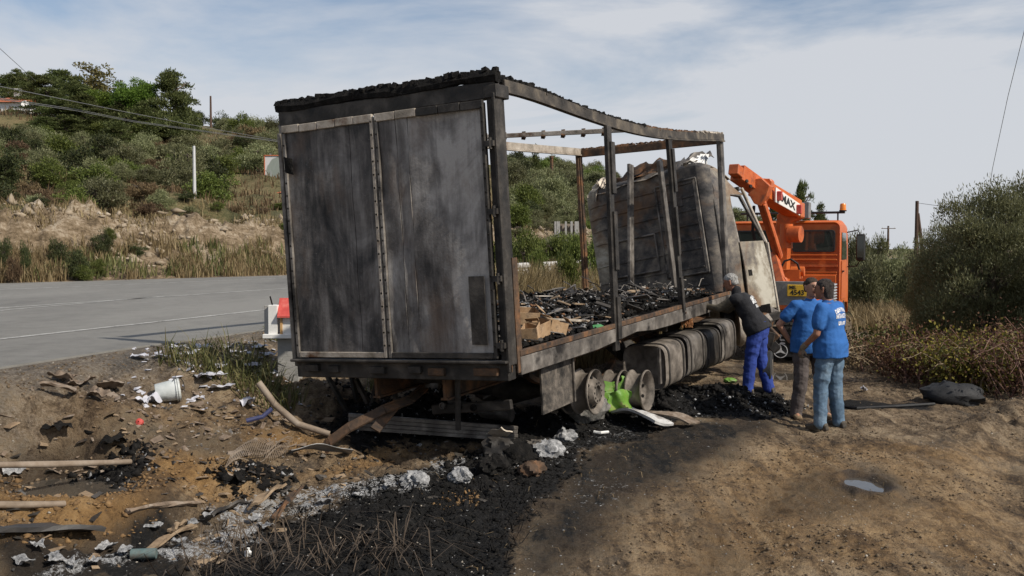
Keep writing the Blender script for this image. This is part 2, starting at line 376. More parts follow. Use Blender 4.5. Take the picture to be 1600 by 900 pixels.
def make_ground():
    fa = np.radians(np.linspace(-44, 44, 760)); ca = np.radians(np.concatenate([np.arange(-180, -44, 4.), np.arange(48, 180, 4.)]))
    A = np.sort(np.concatenate([fa, ca]))
    r = [1.2]
    while r[-1] < 4200:
        q = r[-1]; g = .02 if q < 3.8 else (.0042 if q < 13 else (.0065 if q < 24 else (.0085 if q < 30 else (.005 if q < 46 else (.02 if q < 200 else .07)))))
        r.append(q*(1+g))
    r = np.array(r); nr, na = len(r), len(A)
    X = (r[:, None]*np.sin(A)[None, :]); Y = (r[:, None]*np.cos(A)[None, :])
    x = X.ravel(); y = Y.ravel(); z = gz(x, y)
    back = (y < 1.0); z = np.where(back, np.clip(z, -.5, 1.0), z)
    V = np.stack([x, y, z], 1); V = np.vstack([V, [[0, 0, gh(0, 1.2)]]])
    i = np.arange(nr-1)[:, None]; j = np.arange(na)[None, :]; j2 = (j+1) % na
    F = np.stack([i*na+j+0*i, i*na+j2, (i+1)*na+j2, (i+1)*na+j+0*i], -1).reshape(-1, 4)
    me = npmesh('ground', V[:-1], F)
    ga = np.ones((len(x), 4), np.float32); gb = np.ones((len(x), 4), np.float32)
    ga[:, 0] = gmask(x, y, BURN, 51); ga[:, 1] = gmask(x, y, ASHP, 61); ga[:, 2] = gmask(x, y, OCH, 71)
    t = far_t(x, y); e = near_e(x, y)
    gb[:, 0] = sstep((t-4.5-fbm(x, y, .3, 3, 4)*4)/2.5)+((t < 0) & (y > 30))*.8
    gb[:, 1] = (t > 0)*sstep((t-1.2)/1.2)*(1-sstep((t-7)/2.5))
    gb[:, 2] = sstep(1-np.abs(e)/2.2)*(t < 0)
    wet = np.zeros(len(x))
    for (a, b, rr, dp) in PITS: wet = np.maximum(wet, sstep(1.9-np.hypot((x-a)/rr[0], (y-b)/rr[1])+fbm(x, y, 2.2, 3, 79)*1.6))
    gb[:, 3] = wet
    for nm, arr in (('ga', ga), ('gb', gb)):
        at_ = me.color_attributes.new(nm, 'FLOAT_COLOR', 'POINT'); at_.data.foreach_set('color', arr.ravel())
    o = link('ground', me, ground_mat(), None, True); tag(o, kind='structure'); return o
def ground_mat():
    m, t, b = base_mat('earth')
    v = coords(t, 'Object')
    A = t.nodes.new('ShaderNodeAttribute'); A.attribute_name = 'ga'; B = t.nodes.new('ShaderNodeAttribute'); B.attribute_name = 'gb'
    sa = t.nodes.new('ShaderNodeSeparateColor'); t.links.new(A.outputs['Color'], sa.inputs[0])
    sb = t.nodes.new('ShaderNodeSeparateColor'); t.links.new(B.outputs['Color'], sb.inputs[0])
    n1 = noise(t, 1.3, 8, .65, v); n2 = noise(t, 9, 8, .7, v); n3 = noise(t, 42, 6, .7, v); n4 = noise(t, 160, 3, .6, v)
    mix12 = math_(t, 'ADD', math_(t, 'MULTIPLY', n1, .30), math_(t, 'ADD', math_(t, 'MULTIPLY', n2, .34), math_(t, 'ADD', math_(t, 'MULTIPLY', n3, .24), math_(t, 'MULTIPLY', n4, .12))))
    mix12 = math_(t, 'ADD', mix12, math_(t, 'MULTIPLY', math_(t, 'SUBTRACT', noise(t, .8, 4, .6, coords(t, 'Object', (1, 1, 1), (0, 0, 0), (5, 3, 0)), .5), .5), .30))
    mix12 = math_(t, 'ADD', mix12, math_(t, 'MULTIPLY', math_(t, 'SUBTRACT', noise(t, 2.6, 8, .75, coords(t, 'Object', (1.6, .22, 1), (0, 0, .38)), .6), .5), .66))
    c = ramp(t, mix12, [(.39, (.050, .034, .021)), (.455, (.12, .083, .050)), (.52, (.225, .160, .096)), (.58, (.33, .25, .16))])
    och = ramp(t, mix12, [(.35, (.13, .070, .026)), (.5, (.30, .175, .068)), (.62, (.43, .27, .12))])
    c = mixrgb(t, rng(t, math_(t, 'ADD', sa.outputs[2], math_(t, 'MULTIPLY', math_(t, 'SUBTRACT', n2, .5), .9)), .15, .85), c, och)
    c = mixrgb(t, math_(t, 'MULTIPLY', rng(t, noise(t, 1.1, 6, .7, coords(t, 'Object', (1.3, .4, 1), (0, 0, .38), (8, 1, 0)), .4), .52, .68), .55), c, (.10, .088, .072))
    gr = ramp(t, n3, [(.35, (.06, .055, .05)), (.5, (.15, .14, .125)), (.64, (.32, .30, .27))])       # gravel by the asphalt
    c = mixrgb(t, math_(t, 'MULTIPLY', rng(t, math_(t, 'ADD', sb.outputs[2], math_(t, 'MULTIPLY', math_(t, 'SUBTRACT', n2, .5), 1.4)), .5, .95), .55), c, gr)
    # hillside
    rk = ramp(t, math_(t, 'ADD', math_(t, 'MULTIPLY', noise(t, .9, 8, .72, coords(t, 'Object', (1, 1, 2.5))), .6), math_(t, 'MULTIPLY', n2, .4)), [(.38, (.065, .046, .026)), (.46, (.16, .115, .068)), (.53, (.27, .205, .135)), (.60, (.42, .35, .26))])
    c = mixrgb(t, rng(t, sb.outputs[1], .2, .7), c, rk)
    hl = ramp(t, math_(t, 'ADD', math_(t, 'MULTIPLY', noise(t, .22, 6, .7, v), .6), math_(t, 'MULTIPLY', n2, .4)), [(.36, (.035, .042, .016)), (.47, (.085, .080, .032)), (.56, (.17, .135, .065)), (.66, (.24, .16, .09))])
    c = mixrgb(t, rng(t, math_(t, 'ADD', sb.outputs[0], math_(t, 'MULTIPLY', math_(t, 'SUBTRACT', n1, .5), 1.0)), .3, .75), c, hl)
    # fire: black soil, ash
    bk = ramp(t, n3, [(.38, (.004, .004, .004)), (.55, (.011, .010, .009)), (.68, (.04, .036, .032))])
    bf = rng(t, math_(t, 'ADD', sa.outputs[0], math_(t, 'MULTIPLY', math_(t, 'SUBTRACT', mix12, .5), 1.6)), .22, .72)
    c = mixrgb(t, bf, c, bk)
    ac = ramp(t, n4, [(.36, (.14, .14, .14)), (.5, (.40, .40, .40)), (.62, (.68, .675, .67))])
    af = rng(t, math_(t, 'ADD', math_(t, 'MULTIPLY', sa.outputs[1], .8), math_(t, 'ADD', math_(t, 'MULTIPLY', math_(t, 'SUBTRACT', n2, .5), 2.2), math_(t, 'MULTIPLY', math_(t, 'SUBTRACT', n3, .5), 2.0))), .58, .88)
    c = mixrgb(t, math_(t, 'MULTIPLY', af, rng(t, sa.outputs[1], .04, .3)), c, ac)
    wt = rng(t, math_(t, 'ADD', B.outputs['Alpha'], math_(t, 'MULTIPLY', math_(t, 'SUBTRACT', n1, .5), .8)), .2, .7)
    c = mixrgb(t, math_(t, 'MULTIPLY', wt, .55), c, (.03, .022, .016))
    t.links.new(c, b.inputs['Base Color'])
    rr = rng(t, wt, 0, 1, .93, .42); t.links.new(rr, b.inputs['Roughness']); b.inputs['Specular IOR Level'].default_value = .3
    h = math_(t, 'ADD', math_(t, 'MULTIPLY', n2, .8), math_(t, 'ADD', math_(t, 'MULTIPLY', n3, .5), math_(t, 'MULTIPLY', n4, .22)))
    bump(t, b, h, 1.0, .07)
    return m
ground = make_ground()
# water in the hollows
M_water, _t, _b = base_mat('muddy_water'); _b.inputs['Base Color'].default_value = (.07, .06, .048, 1); _b.inputs['Roughness'].default_value = .05; _b.inputs['Specular IOR Level'].default_value = .6
bump(_t, _b, noise(_t, 6, 2, .5), .04, .01)
for (a, b, rr, dp) in PITS:
    mb = MB(); n = 36
    ring = [(a+math.cos(k*2*math.pi/n)*rr[0]*1.4, b+math.sin(k*2*math.pi/n)*rr[1]*1.4, dp-.008) for k in range(n)]
    mb.add(ring, [tuple(range(n))]); o = mb.build('puddle', M_water); tag(o, kind='structure')
# ------------------------------------------------------------------ the road
def rpt(px, py, z=RZ):
    d = ray(px, py); k = (z-CAMZ)/d.z; return Vector((d.x*k, d.y*k, z))
def rline(p, q, k0, k1):
    a = rpt(*p); b = rpt(*q); d = (b-a); return a+d*k0, a+d*k1
def road_mat():
    m, t, b = base_mat('worn_asphalt'); v = coords(t, 'Object')
    n1 = noise(t, .35, 6, .65, coords(t, 'Object', (1, .35, 1), (0, 0, -.33))); n2 = noise(t, 3, 6, .7, v); n3 = noise(t, 130, 3, .7, v)
    f = math_(t, 'ADD', math_(t, 'MULTIPLY', n1, .65), math_(t, 'MULTIPLY', n2, .35))
    c = ramp(t, f, [(.36, (.095, .090, .080)), (.47, (.175, .167, .148)), (.6, (.24, .23, .205))])
    c = mixrgb(t, .35, c, ramp(t, n3, [(.35, (.05, .05, .05)), (.65, (.24, .23, .21))]))
    t.links.new(c, b.inputs['Base Color']); b.inputs['Roughness'].default_value = .85; bump(t, b, n3, .35, .01); return m
n0, n1_ = rline((0, 575), (400, 517), -3.0, 60); f0, f1_ = rline((0, 443), (460, 430), -3.2, 30)
mb = MB(); nn = 60
ed = []
for k in range(nn+1):
    u = (k/nn)**2.2; p = n0.lerp(n1_, u); q = f0.lerp(f1_, u)
    s = (vnoise(np.array([k*1.7]), np.array([3.]), 2)[0]-.5)*.25*(1+u*6)
    ed.append((p+Vector((s, 0, 0)), q))
vs = []
for p, q in ed: vs += [(p.x, p.y, RZ+.006), (q.x, q.y, RZ+.006), (p.x+.02, p.y, RZ-.10), (q.x-.02, q.y, RZ-.10)]
fs = []
for k in range(nn):
    a = k*4; b = a+4; fs += [(a, b, b+1, a+1), (a, a+2, b+2, b), (a+1, b+1, b+3, a+3)]
mb.add(vs, fs); road = tag(mb.build('road', road_mat()), kind='structure')
M_line, _t, _b = base_mat('worn_road_paint')
_n = noise(_t, 5, 8, .75, coords(_t, 'Object')); _n2 = noise(_t, 40, 4, .7, coords(_t, 'Object'))
_t.links.new(mixrgb(_t, rng(_t, math_(_t, 'ADD', math_(_t, 'MULTIPLY', _n, .6), math_(_t, 'MULTIPLY', _n2, .4)), .42, .6), (.48, .47, .44), (.16, .155, .14)), _b.inputs['Base Color']); _b.inputs['Roughness'].default_value = .8
for (p, q, wd, k0, k1) in (((0, 453), (460, 434), .16, -1.6, 3.2), ((0, 482), (460, 450), .13, -1.5, 3.5), ((0, 531), (413, 485), .12, -1.5, 6), ((0, 486), (250, 464), .10, -1, 1.05)):
    a, b = rline(p, q, k0, k1); d = (b-a).normalized(); s = Vector((d.y, -d.x, 0))*wd/2; z = Vector((0, 0, .011))
    mb = MB(); K = 24
    mb.add([w_ for k in range(K+1) for w_ in (a.lerp(b, k/K)-s+z, a.lerp(b, k/K)+s+z)], [(2*k, 2*k+1, 2*k+3, 2*k+2) for k in range(K)])
    tag(mb.build('road_marking', M_line), kind='structure')
# ------------------------------------------------------------------ the burnt lorry
M_door, _t, _b = base_mat('sooty_door_panel')
_v = coords(_t, 'Object'); _vs = coords(_t, 'Object', (1, 2.6, .55)); _sx = _t.nodes.new('ShaderNodeSeparateXYZ'); _t.links.new(_v, _sx.inputs[0])
_n1 = noise(_t, 1.5, 7, .62, _vs, .6); _n2 = noise(_t, 7, 7, .7, _v); _n3 = noise(_t, 2.6, 5, .6, coords(_t, 'Object', (1, 5, .35)), .8); _n4 = noise(_t, 45, 4, .65, _v)
_side = rng(_t, _sx.outputs[1], .25, 1.3, .085, -.01)
_nb = noise(_t, 1.25, 6, .62, coords(_t, 'Object', (1, 1.3, .8), (0, 0, 0), (2, 9, 4)), 1.2)
_f1 = math_(_t, 'ADD', math_(_t, 'ADD', math_(_t, 'ADD', math_(_t, 'MULTIPLY', _n1, .26), math_(_t, 'MULTIPLY', _nb, .45)), math_(_t, 'MULTIPLY', _n3, .16)), math_(_t, 'ADD', math_(_t, 'MULTIPLY', _n2, .16), _side))
_c = ramp(_t, _f1, [(.41, (.010, .010, .011)), (.455, (.040, .037, .035)), (.505, (.105, .094, .086)), (.56, (.20, .185, .17)), (.64, (.40, .375, .345))])
_c = mixrgb(_t, math_(_t, 'MULTIPLY', rng(_t, noise(_t, 2.2, 5, .6, coords(_t, 'Object', (1, 1, .5), (0, 0, 0), (3, 5, 1))), .54, .70), .65), _c, (.15, .10, .068))
_c = mixrgb(_t, math_(_t, 'MULTIPLY', rng(_t, _n4, .62, .72), .35), _c, (.3, .28, .26))
_t.links.new(_c, _b.inputs['Base Color']); _b.inputs['Roughness'].default_value = .62; _b.inputs['Metallic'].default_value = .1
_t.links.new(rng(_t, _n2, .3, .7, .48, .8), _b.inputs['Roughness']); bump(_t, _b, math_(_t, 'ADD', _n2, math_(_t, 'MULTIPLY', _n4, .4)), .35, .02)
M_cabw, _t, _b = base_mat('burnt_cab_skin')
_v = coords(_t, 'Object'); _n1 = noise(_t, 1.3, 7, .65, _v, .7); _n2 = noise(_t, 6, 7, .7, coords(_t, 'Object', (1, 1, 1.6))); _n5 = noise(_t, 1.1, 4, .6, coords(_t, 'Object', (1, 1, 1), (0, 0, 0), (7, 2, 4)), .5)
_sx = _t.nodes.new('ShaderNodeSeparateXYZ'); _t.links.new(_v, _sx.inputs[0])
_fr = rng(_t, _sx.outputs[0], .0, 1.2, -.05, .13); _lf = rng(_t, _sx.outputs[1], 1.9, 2.3, 0, .10)
_f1 = math_(_t, 'ADD', math_(_t, 'ADD', math_(_t, 'MULTIPLY', _n1, .7), math_(_t, 'MULTIPLY', _n2, .34)), math_(_t, 'ADD', _fr, _lf))
_c = ramp(_t, _f1, [(.37, (.012, .012, .013)), (.45, (.05, .046, .045)), (.54, (.14, .12, .10)), (.63, (.27, .235, .18)), (.72, (.46, .43, .36))])
_c = mixrgb(_t, math_(_t, 'MULTIPLY', rng(_t, _n5, .54, .68), .75), _c, (.17, .085, .035))
_t.links.new(_c, _b.inputs['Base Color']); _b.inputs['Roughness'].default_value = .6; _b.inputs['Metallic'].default_value = .15; bump(_t, _b, _n2, .4, .02)

lorry = thing('burnt_truck', 'burnt-out box lorry, charred rear doors and bare roof frame, sunk on its rims', 'truck')
lorry.matrix_world = TM
LL, WW, HH = 7.42, 2.5, 2.70
def lp(mb, name, mat, parent=None, **k): return mb.build(name, mat, parent or lorry, **k)
# rear frame
def ragged(p0, p1, n, w_, h_, wob=.02, fall=0):
    """row of overlapping charred lumps along an edge"""
    mb = MB(); p0 = Vector(p0); p1 = Vector(p1); d = (p1-p0)/n
    for i in range(n):
        k = 1-fall*i/n
        c = p0+d*(i+.5)+Vector((random.uniform(-wob, wob), random.uniform(-wob, wob), random.uniform(-wob*.4, wob)*k))
        M = Euler((random.uniform(-.35, .35), random.uniform(-.35, .35), random.uniform(-.4, .4))).to_matrix()
        u = d.normalized(); s = Vector([abs(q) for q in u])*d.length*random.uniform(1.0, 2.2)
        mb.box(c, (max(s.x, w_*random.uniform(.5, 1.2)), max(s.y, w_*random.uniform(.5, 1.2)), h_*random.uniform(.4, 1.3)*k+.01), M, random.uniform(.6, 1))
    return mb
mb = MB(); mb.box((.06, .05, 1.32), (.12, .10, 2.42)); mb.box((.16, .045, 1.32), (.05, .06, 2.44)); mb.box((.10, .05, 2.56), (.24, .14, .12))
mb.box((-.012, .018, 1.30), (.03, .035, 2.5)); rp = lp(mb, 'rear_post', M_soot, bevel=.008)
mb = MB(); mb.box((.03, .012, 1.0), (.012, .012, 1.9)); mb.box((.19, .012, .55), (.10, .014, 1.05)); lp(mb, 'edge_strip', M_rust, rp)
mb = MB(); mb.box((.06, WW-.05, 1.30), (.12, .10, 2.44)); mb.box((-.012, WW-.02, 1.28), (.03, .045, 2.3)); lp(mb, 'rear_post', M_sootL, bevel=.008)
mb = MB(); mb.box((.05, WW/2, 2.575), (.10, WW-.02, .15)); hd = lp(mb, 'rear_header', M_soot, bevel=.008)
mb = MB(); mb.tube([(.03, y, 2.69+.012*math.sin(y*5)) for y in np.linspace(-.02, WW+.02, 14)], [.055+.012*math.sin(k*2.3) for k in range(14)], 8); lp(mb, 'roof_edge', M_char, hd, jit=.008)
lp(ragged((.03, -.02, 2.735), (.03, WW, 2.725), 95, .07, .038, .018), 'charred_crust', M_char, hd)
mb = MB(); mb.box((.07, WW/2, .055), (.14, WW-.06, .17)); mb.box((-.03, WW/2, .148), (.10, WW-.02, .028)); sill = lp(mb, 'rear_sill', M_soot, bevel=.008)
for y in (.25, .78, 1.02, 1.45, 1.98, 2.25):
    mb = MB(); mb.box((-.02, y, .05+random.uniform(-.02, .02)), (.05, random.uniform(.10, .28), .07)); lp(mb, 'bracket', M_rust if y in (.25, .78) else M_soot, sill, bevel=.006)
# doors, each of plywood boards in an aluminium frame
def door(y0, y1, boards, light):
    d = thing('rear_door', None, None); d.parent = lorry; del_ = [k for k in d.keys()]
    me = MB(); me.box((-.002, (y0+y1)/2, 1.33), (.02, y1-y0-.02, 2.28)); me.build('door_core', M_char, d)
    ys = [y0+.035]+boards+[y1-.035]
    for i in range(len(ys)-1):
        a, b = ys[i]+.003, ys[i+1]-.003; mb = MB(); ph = random.random()*9
        mb.sheet(lambda u, v: (-.030-.012*math.sin(v*5+ph)*math.sin(u*3.1)-.006*math.sin(v*17+ph), a+(b-a)*u, .20+2.27*v), 5, 26, .012); mb.build('board', M_door, d, smooth=True)
    for (ya, yb, za, zb, m_) in ((y0, y0+.036, .18, 2.49, light[0]), (y1-.036, y1, .18, 2.49, light[1]), (y0+.04, y1-.04, .18, .235, light[2])):
        mb = MB(); mb.box((-.045, (ya+yb)/2, (za+zb)/2), (.030, yb-ya, zb-za)); mb.build('door_frame', m_, d, bevel=.005)
    n = 5
    for k in range(n):
        ya = y0+(y1-y0)*k/n; mb = MB(); mb.box((-.048, ya+(y1-y0)/n/2, 2.455+random.uniform(-.004, .004)), (.032, (y1-y0)/n-.006, .075)); mb.build('top_rail', light[3] if (k >= 3 or light[4]) else M_soot, d, bevel=.005)
    mb = MB()
    for yy in (y0+.018, y1-.018):
        for z in np.arange(.3, 2.45, .125): mb.lathe([(0, .011), (.006, .008), (.008, .001)], (-.060, yy, z), (-1, 0, 0), 6)
    o = mb.build('rivet_rows', M_char, d); o['kind'] = 'stuff'
    return d
dR = door(.105, 1.285, [.93, 1.06], (M_soot, M_sootL, M_soot, M_bleach, False)); dL = door(1.305, 2.41, [1.60], (M_bleach, M_sootL, M_bleach, M_bleach, True))
for s in (.30, .9, 1.5, 2.1):
    mb = MB(); mb.box((-.035, .075, s), (.05, .10, .05)); mb.tube([(-.05, .058, s-.05), (-.05, .058, s+.05)], .016, 8); mb.build('hinge', M_soot, dR)
mb = MB(); mb.box((-.066, .27, .62), (.010, .16, .62)); mb.build('scorched_patch_plate', M_soot, dR)
mb = MB(); mb.sheet(lambda u, v: (-.075-.04*math.sin(u*3)*v, 2.28+.1*u, 2.0+.16*v+.03*u), 4, 4, .006); mb.build('peeled_flap', M_char, dL)
# bed
mb = MB()
mb.box((LL/2+.05, WW/2, .165), (LL-.2, WW-.12, .05)); bed = lp(mb, 'bed_floor', M_char)
for yy, nm in ((.018, 'right'), (WW-.018, 'left')):
    n = 12
    for (za, zb, m_) in ((.0, .165, M_sootL if yy < 1 else M_soot), (.172, .225, M_rust)):
        mb = MB(); rows = []
        for k in range(n+1):
            x = .19+(LL-.19)*k/n; sag = 0.0
            lowr = za+(.06*math.exp(-((x-3.1)/.55)**2) if za == 0 else 0)
            rows.append([(x, yy-.022, lowr), (x, yy+.022, lowr), (x, yy+.022, zb), (x, yy-.022, zb)])
        mb.rings(rows); lp(mb, 'side_rail', m_, bevel=.004)
mb = MB(); mb.box((LL-.02, WW/2, .12), (.06, WW-.1, .2)); lp(mb, 'front_sill', M_soot)
# roof frame: right rail sags
def rail(yy, m_, sag):
    P = [(x, yy+.03*math.sin(x*.7), HH-.06-sag*math.sin(math.pi*min(1, max(0, (x-.6)/(LL-.6))))**1.3) for x in np.linspace(.2, LL, 22)]
    mb = MB(); mb.rings([[(x, y-.035, z-.05), (x, y+.035, z-.05), (x, y+.035, z+.045), (x, y-.035, z+.045)] for x, y, z in P])
    mb.rings([[(x, y-.05, z-.075), (x, y+.015, z-.075), (x, y+.015, z-.055), (x, y-.05, z-.055)] for x, y, z in P])
    return lp(mb, 'roof_rail', m_), P
rr_, RP = rail(.04, pm('rail_right', [(.02, .018, .016), (.07, .06, .05), (.20, .165, .12)], 3, .7, .2, .5), .14)
lr_, LP_ = rail(WW-.04, M_bleach, .05)
for k in range(21):
    a, b = Vector(RP[k]), Vector(RP[k+1])
    o = ragged(a+Vector((0, 0, .05)), b+Vector((0, 0, .05)), 9 if k < 8 else 6, .055, .05 if k < 4 else .025 if k < 12 else .014, .012); o.build('charred_crust', M_char if k < 11 else (M_rust if k < 17 else M_bleach), rr_)
mb = MB(); mb.box((LL-.02, WW/2, HH-.10), (.07, WW-.16, .12)); fh = lp(mb, 'front_header', M_rust, bevel=.006)
lp(ragged((LL-.02, .1, HH-.03), (LL-.02, WW-.1, HH-.03), 50, .04, .02, .01), 'rust_crust', M_rust, fh)
mb = MB(); mb.box((LL-.02, .045, 1.36), (.10, .09, 2.46)); mb.box((LL-.09, .03, 1.36), (.03, .05, 2.46)); lp(mb, 'front_post', M_sootL, bevel=.006)
mb = MB(); mb.box((LL-.02, WW-.045, 1.36), (.09, .09, 2.46)); mb.box((LL-.08, WW-.04, 1.36), (.03, .05, 2.4)); lp(mb, 'front_post', M_rust, bevel=.006)
# leaning side posts
def rail_z(x): return float(np.interp(x, [p[0] for p in RP], [p[2] for p in RP]))
def post(pt, pb, yy, wd, m_, notch=True):
    a = tplane(*pt, 1, yy); b = tplane(*pb, 1, yy)
    mb = MB(); mb.bar(b, a, .05, wd, (1, 0, 0)); d = (a-b)
    o = lp(mb, 'side_post', m_, bevel=.006)
    if notch:
        for k, (s, e) in enumerate(((.05, .24), (.36, .62), (.70, .93))):
            q = MB(); off = Vector((random.choice((-.025, .03)), -.038, 0)); q.bar(b+d*s+off, b+d*e+off, .025, wd*random.uniform(.6, .9), (1, 0, 0)); q.build('latch_plate', m_, o, bevel=.004)
        q = MB(); q.lathe([(0, .016), (.012, .012), (.014, .001)], b+d*.04+Vector((0, -.045, 0)), (0, -1, 0), 8); q.build('bolt', M_rust, o)
    return o
post((949, 197), (963, 548), .02, .125, M_soot); post((1044, 212), (1067, 500), .02, .13, M_soot)
post((985, 257), (986, 470), 1.35, .17, M_sootL, False); post((1030, 250), (1058, 474), .5, .14, M_sootL, False)
# roof bow with its clips
a = tplane(700, 220, 1, 2.42); b = Vector((RP[9][0]+.1, .1, RP[9][2]-.04)); a.z = HH-.12
mb = MB(); mb.bar(a, b, .04, .055); bow = lp(mb, 'roof_bow', M_bleach, bevel=.004)
for k in range(1, 9):
    c = a.lerp(b, k/9); mb = MB(); mb.box(c+Vector((0, 0, -.035)), (.10, .05, .018), Euler((.2, .25, .5)).to_matrix()); mb.box(c+Vector((.02, 0, .0)), (.018, .045, .09)); mb.build('clip', M_rust, bow)
# chassis
for yy in (.85, 1.65):
    mb = MB(); mb.box((4.9, yy, -.13), (9.4, .03, .24)); mb.box((4.9, yy, -.01), (9.4, .09, .02)); mb.box((4.9, yy, -.25), (9.4, .09, .02)); lp(mb, 'chassis_rail', M_rust)
for x in (.5, 1.5, 2.6, 3.6, 4.6, 5.6, 6.6):
    mb = MB(); mb.box((x, WW/2, .09), (.08, WW-.15, .09)); lp(mb, 'cross_member', M_soot)
for x in (.9, 1.9):
    mb = MB(); mb.box((x, WW/2, -.14), (.10, .76, .14)); lp(mb, 'cross_member', M_soot)
for (px0, py0, px1, py1, x) in ((512, 588, 545, 648, .55), (550, 590, 560, 640, .9), (590, 590, 580, 640, .8), (715, 592, 716, 672, .35), (612, 590, 622, 640, .95), (556, 592, 575, 630, .45)):
    p0 = tplane(px0, py0, 0, x); p1 = tplane(px1, py1, 0, x); mb = MB(); mb.bar(p0, p1, .05, .035, (0, 1, 0)); lp(mb, 'hanger', M_soot)
mb = MB(); mb.bar(tplane(676, 640, 0, .6), tplane(800, 632, 0, .6), .05, .10); mb.bar(tplane(700, 626, 0, .62), tplane(772, 640, 0, .62), .04, .05); lp(mb, 'underrun_bar', M_soot, bevel=.01)
for px_, py_ in ((692, 634), (716, 636), (740, 637)):
    mb = MB(); mb.lathe([(0, .036), (.02, .034), (.02, .024), (.005, .02)], tplane(px_, py_, 0, .56), (-1, 0, .1), 12, True); lp(mb, 'tail_lamp', M_char if px_ > 700 else M_sootL)
# wheels
def rim(c, out, style, name='wheel', mat=M_rim):
    c = Vector(c); ax = Vector((0, -out, 0)); w_ = thing(name, None, None); w_.parent = lorry
    mb = MB()
    rk = .88
    pr = [(-.12, .262), (-.115, .29), (-.10, .292), (-.095, .262), (-.05, .235), (.03, .235), (.075, .262), (.085, .292), (.10, .29), (.105, .28), (.095, .272), (.08, .25), (.03, .222), (-.05, .222), (-.10, .25)]
    mb.lathe([(h_, r_*rk) for h_, r_ in pr], c, ax, 34); mb.build('barrel', mat, w_, smooth=True)
    s = .10 if style == 'out' else -.04
    mb = MB(); mb.lathe([(h_, r_*rk) for h_, r_ in [(s*-.6, .225), (s*.2, .215), (s*1.0, .16), (s*1.25, .145), (s*1.3, .085), (s*.95, .075), (s*.5, .07)]], c, ax, 30); dd = mb.build('disc', mat, w_, smooth=True)
    mb = MB(); mb.lathe([(s*.5, .072), (s*.5, .001)], c, ax, 16); mb.build('hub_bore', M_char, dd)
    for k in range(10):
        a = k*2*math.pi/10; q = c+ax*(s*1.27)+Vector((math.cos(a), 0, math.sin(a)))*.115*rk; m2_ = MB(); m2_.lathe([(-.01, .013), (.004 if s > 0 else .02, .013), (.004 if s > 0 else .02, .001)], q, ax, 7); m2_.build('stud_hole', M_char, dd)
    for k in range(8):
        a = k*2*math.pi/8+.2; q = c+ax*(s*.62)+Vector((math.cos(a), 0, math.sin(a)))*.193*rk; m2_ = MB(); m2_.lathe([(-.02, .024), (.012, .022), (.013, .001)], q, (ax+Vector((math.cos(a), 0, math.sin(a)))*(.6 if s > 0 else -.6)), 9); m2_.build('vent_hole', M_char, dd)
    return w_
c1 = tplane(926, 612, 1, .24); c2 = tplane(1000, 610, 1, .16)
rim((c1.x, .30, c1.z), 1, 'out'); rim((c2.x, .16, c2.z), 1, 'in'); rim((c2.x-.02, .46, c2.z), 1, 'in'); rim((c1.x-.01, .62, c1.z), 1, 'in')
rim((c1.x, 2.25, c1.z), -1, 'in'); rim((c2.x, 2.30, c2.z), -1, 'in')
for c in (c1, c2):
    mb = MB(); mb.tube([(c.x, .2, c.z), (c.x, .9, c.z), (c.x, 1.25, c.z), (c.x, 1.6, c.z), (c.x, 2.3, c.z)], [.06, .075, .17, .075, .06], 12); lp(mb, 'axle', M_soot, smooth=True)
    for yy in (.75, 1.75):
        mb = MB(); mb.rings([[(c.x+x, yy-.04, c.z+.08+.22*(x/.7)**2), (c.x+x, yy+.04, c.z+.08+.22*(x/.7)**2), (c.x+x, yy+.04, c.z+.14+.22*(x/.7)**2), (c.x+x, yy-.04, c.z+.14+.22*(x/.7)**2)] for x in np.linspace(-.62, .62, 11)]); lp(mb, 'leaf_spring', M_rust)
# mud guard panel behind the wheels, exhaust bits
p0 = tplane(846, 592, 1, .12); p1 = tplane(897, 640, 1, .12)
zb_ = tplane(897, 640, 1, .12).z*.84; mb = MB(); mb.box(((p0.x+p1.x)/2, .13, zb_/2-.01), (abs(p1.x-p0.x), .02, -zb_)); mb.box((max(p0.x, p1.x), .12, zb_/2), (.03, .05, -zb_+.01)); lp(mb, 'mudguard', pm('flaked_panel', [(.03, .028, .026), (.10, .085, .07), (.20, .17, .14)], 9, .8, .1, .5, dirt=((.02, .018, .016), .5)))
p0 = tplane(1030, 543, 1, .05); p1 = tplane(1031, 600, 1, .05); mb = MB(); mb.box(((p0.x+p1.x)/2, .05, (p0.z+p1.z)/2), (.06, .03, abs(p0.z-p1.z))); lp(mb, 'bracket', M_sootL)
# fuel tanks and boxes
xa = tplane(1036, 560, 1, .06).x; xb = tplane(1150, 560, 1, .06).x; zc = tplane(1060, 568, 1, .06).z
def tank(x0, x1, zc, ht, m_):
    tk = thing('fuel_tank', None, None); tk.parent = lorry
    sec = [(.32+.30*math.copysign(abs(math.cos(a))**.45, math.cos(a)), zc+ht/2*math.copysign(abs(math.sin(a))**.45, math.sin(a))) for a in np.linspace(0, 2*math.pi, 29)[:-1]]
    cy, cz = .32, zc
    mb = MB(); mb.rings([[(x, cy+(y-cy)*k, cz+(z-cz)*k) for y, z in sec] for x, k in ((x0+.03, .55), (x0+.03, .86), (x0, .97), (x0+.03, 1), (x1-.03, 1), (x1, .97), (x1-.02, .5))]); mb.build('shell', m_, tk, smooth=True)
    for x in (x0+.12, x1-.12):
        mb = MB(); mb.rings([[(xx, cy+(y-cy)*k, cz+(z-cz)*k) for y, z in sec] for xx, k in ((x-.025, 1.0), (x-.025, 1.035), (x+.025, 1.035), (x+.025, 1.0))], False); mb.build('strap', M_soot, tk)
n_t = 4; dx = (xb-xa)/n_t
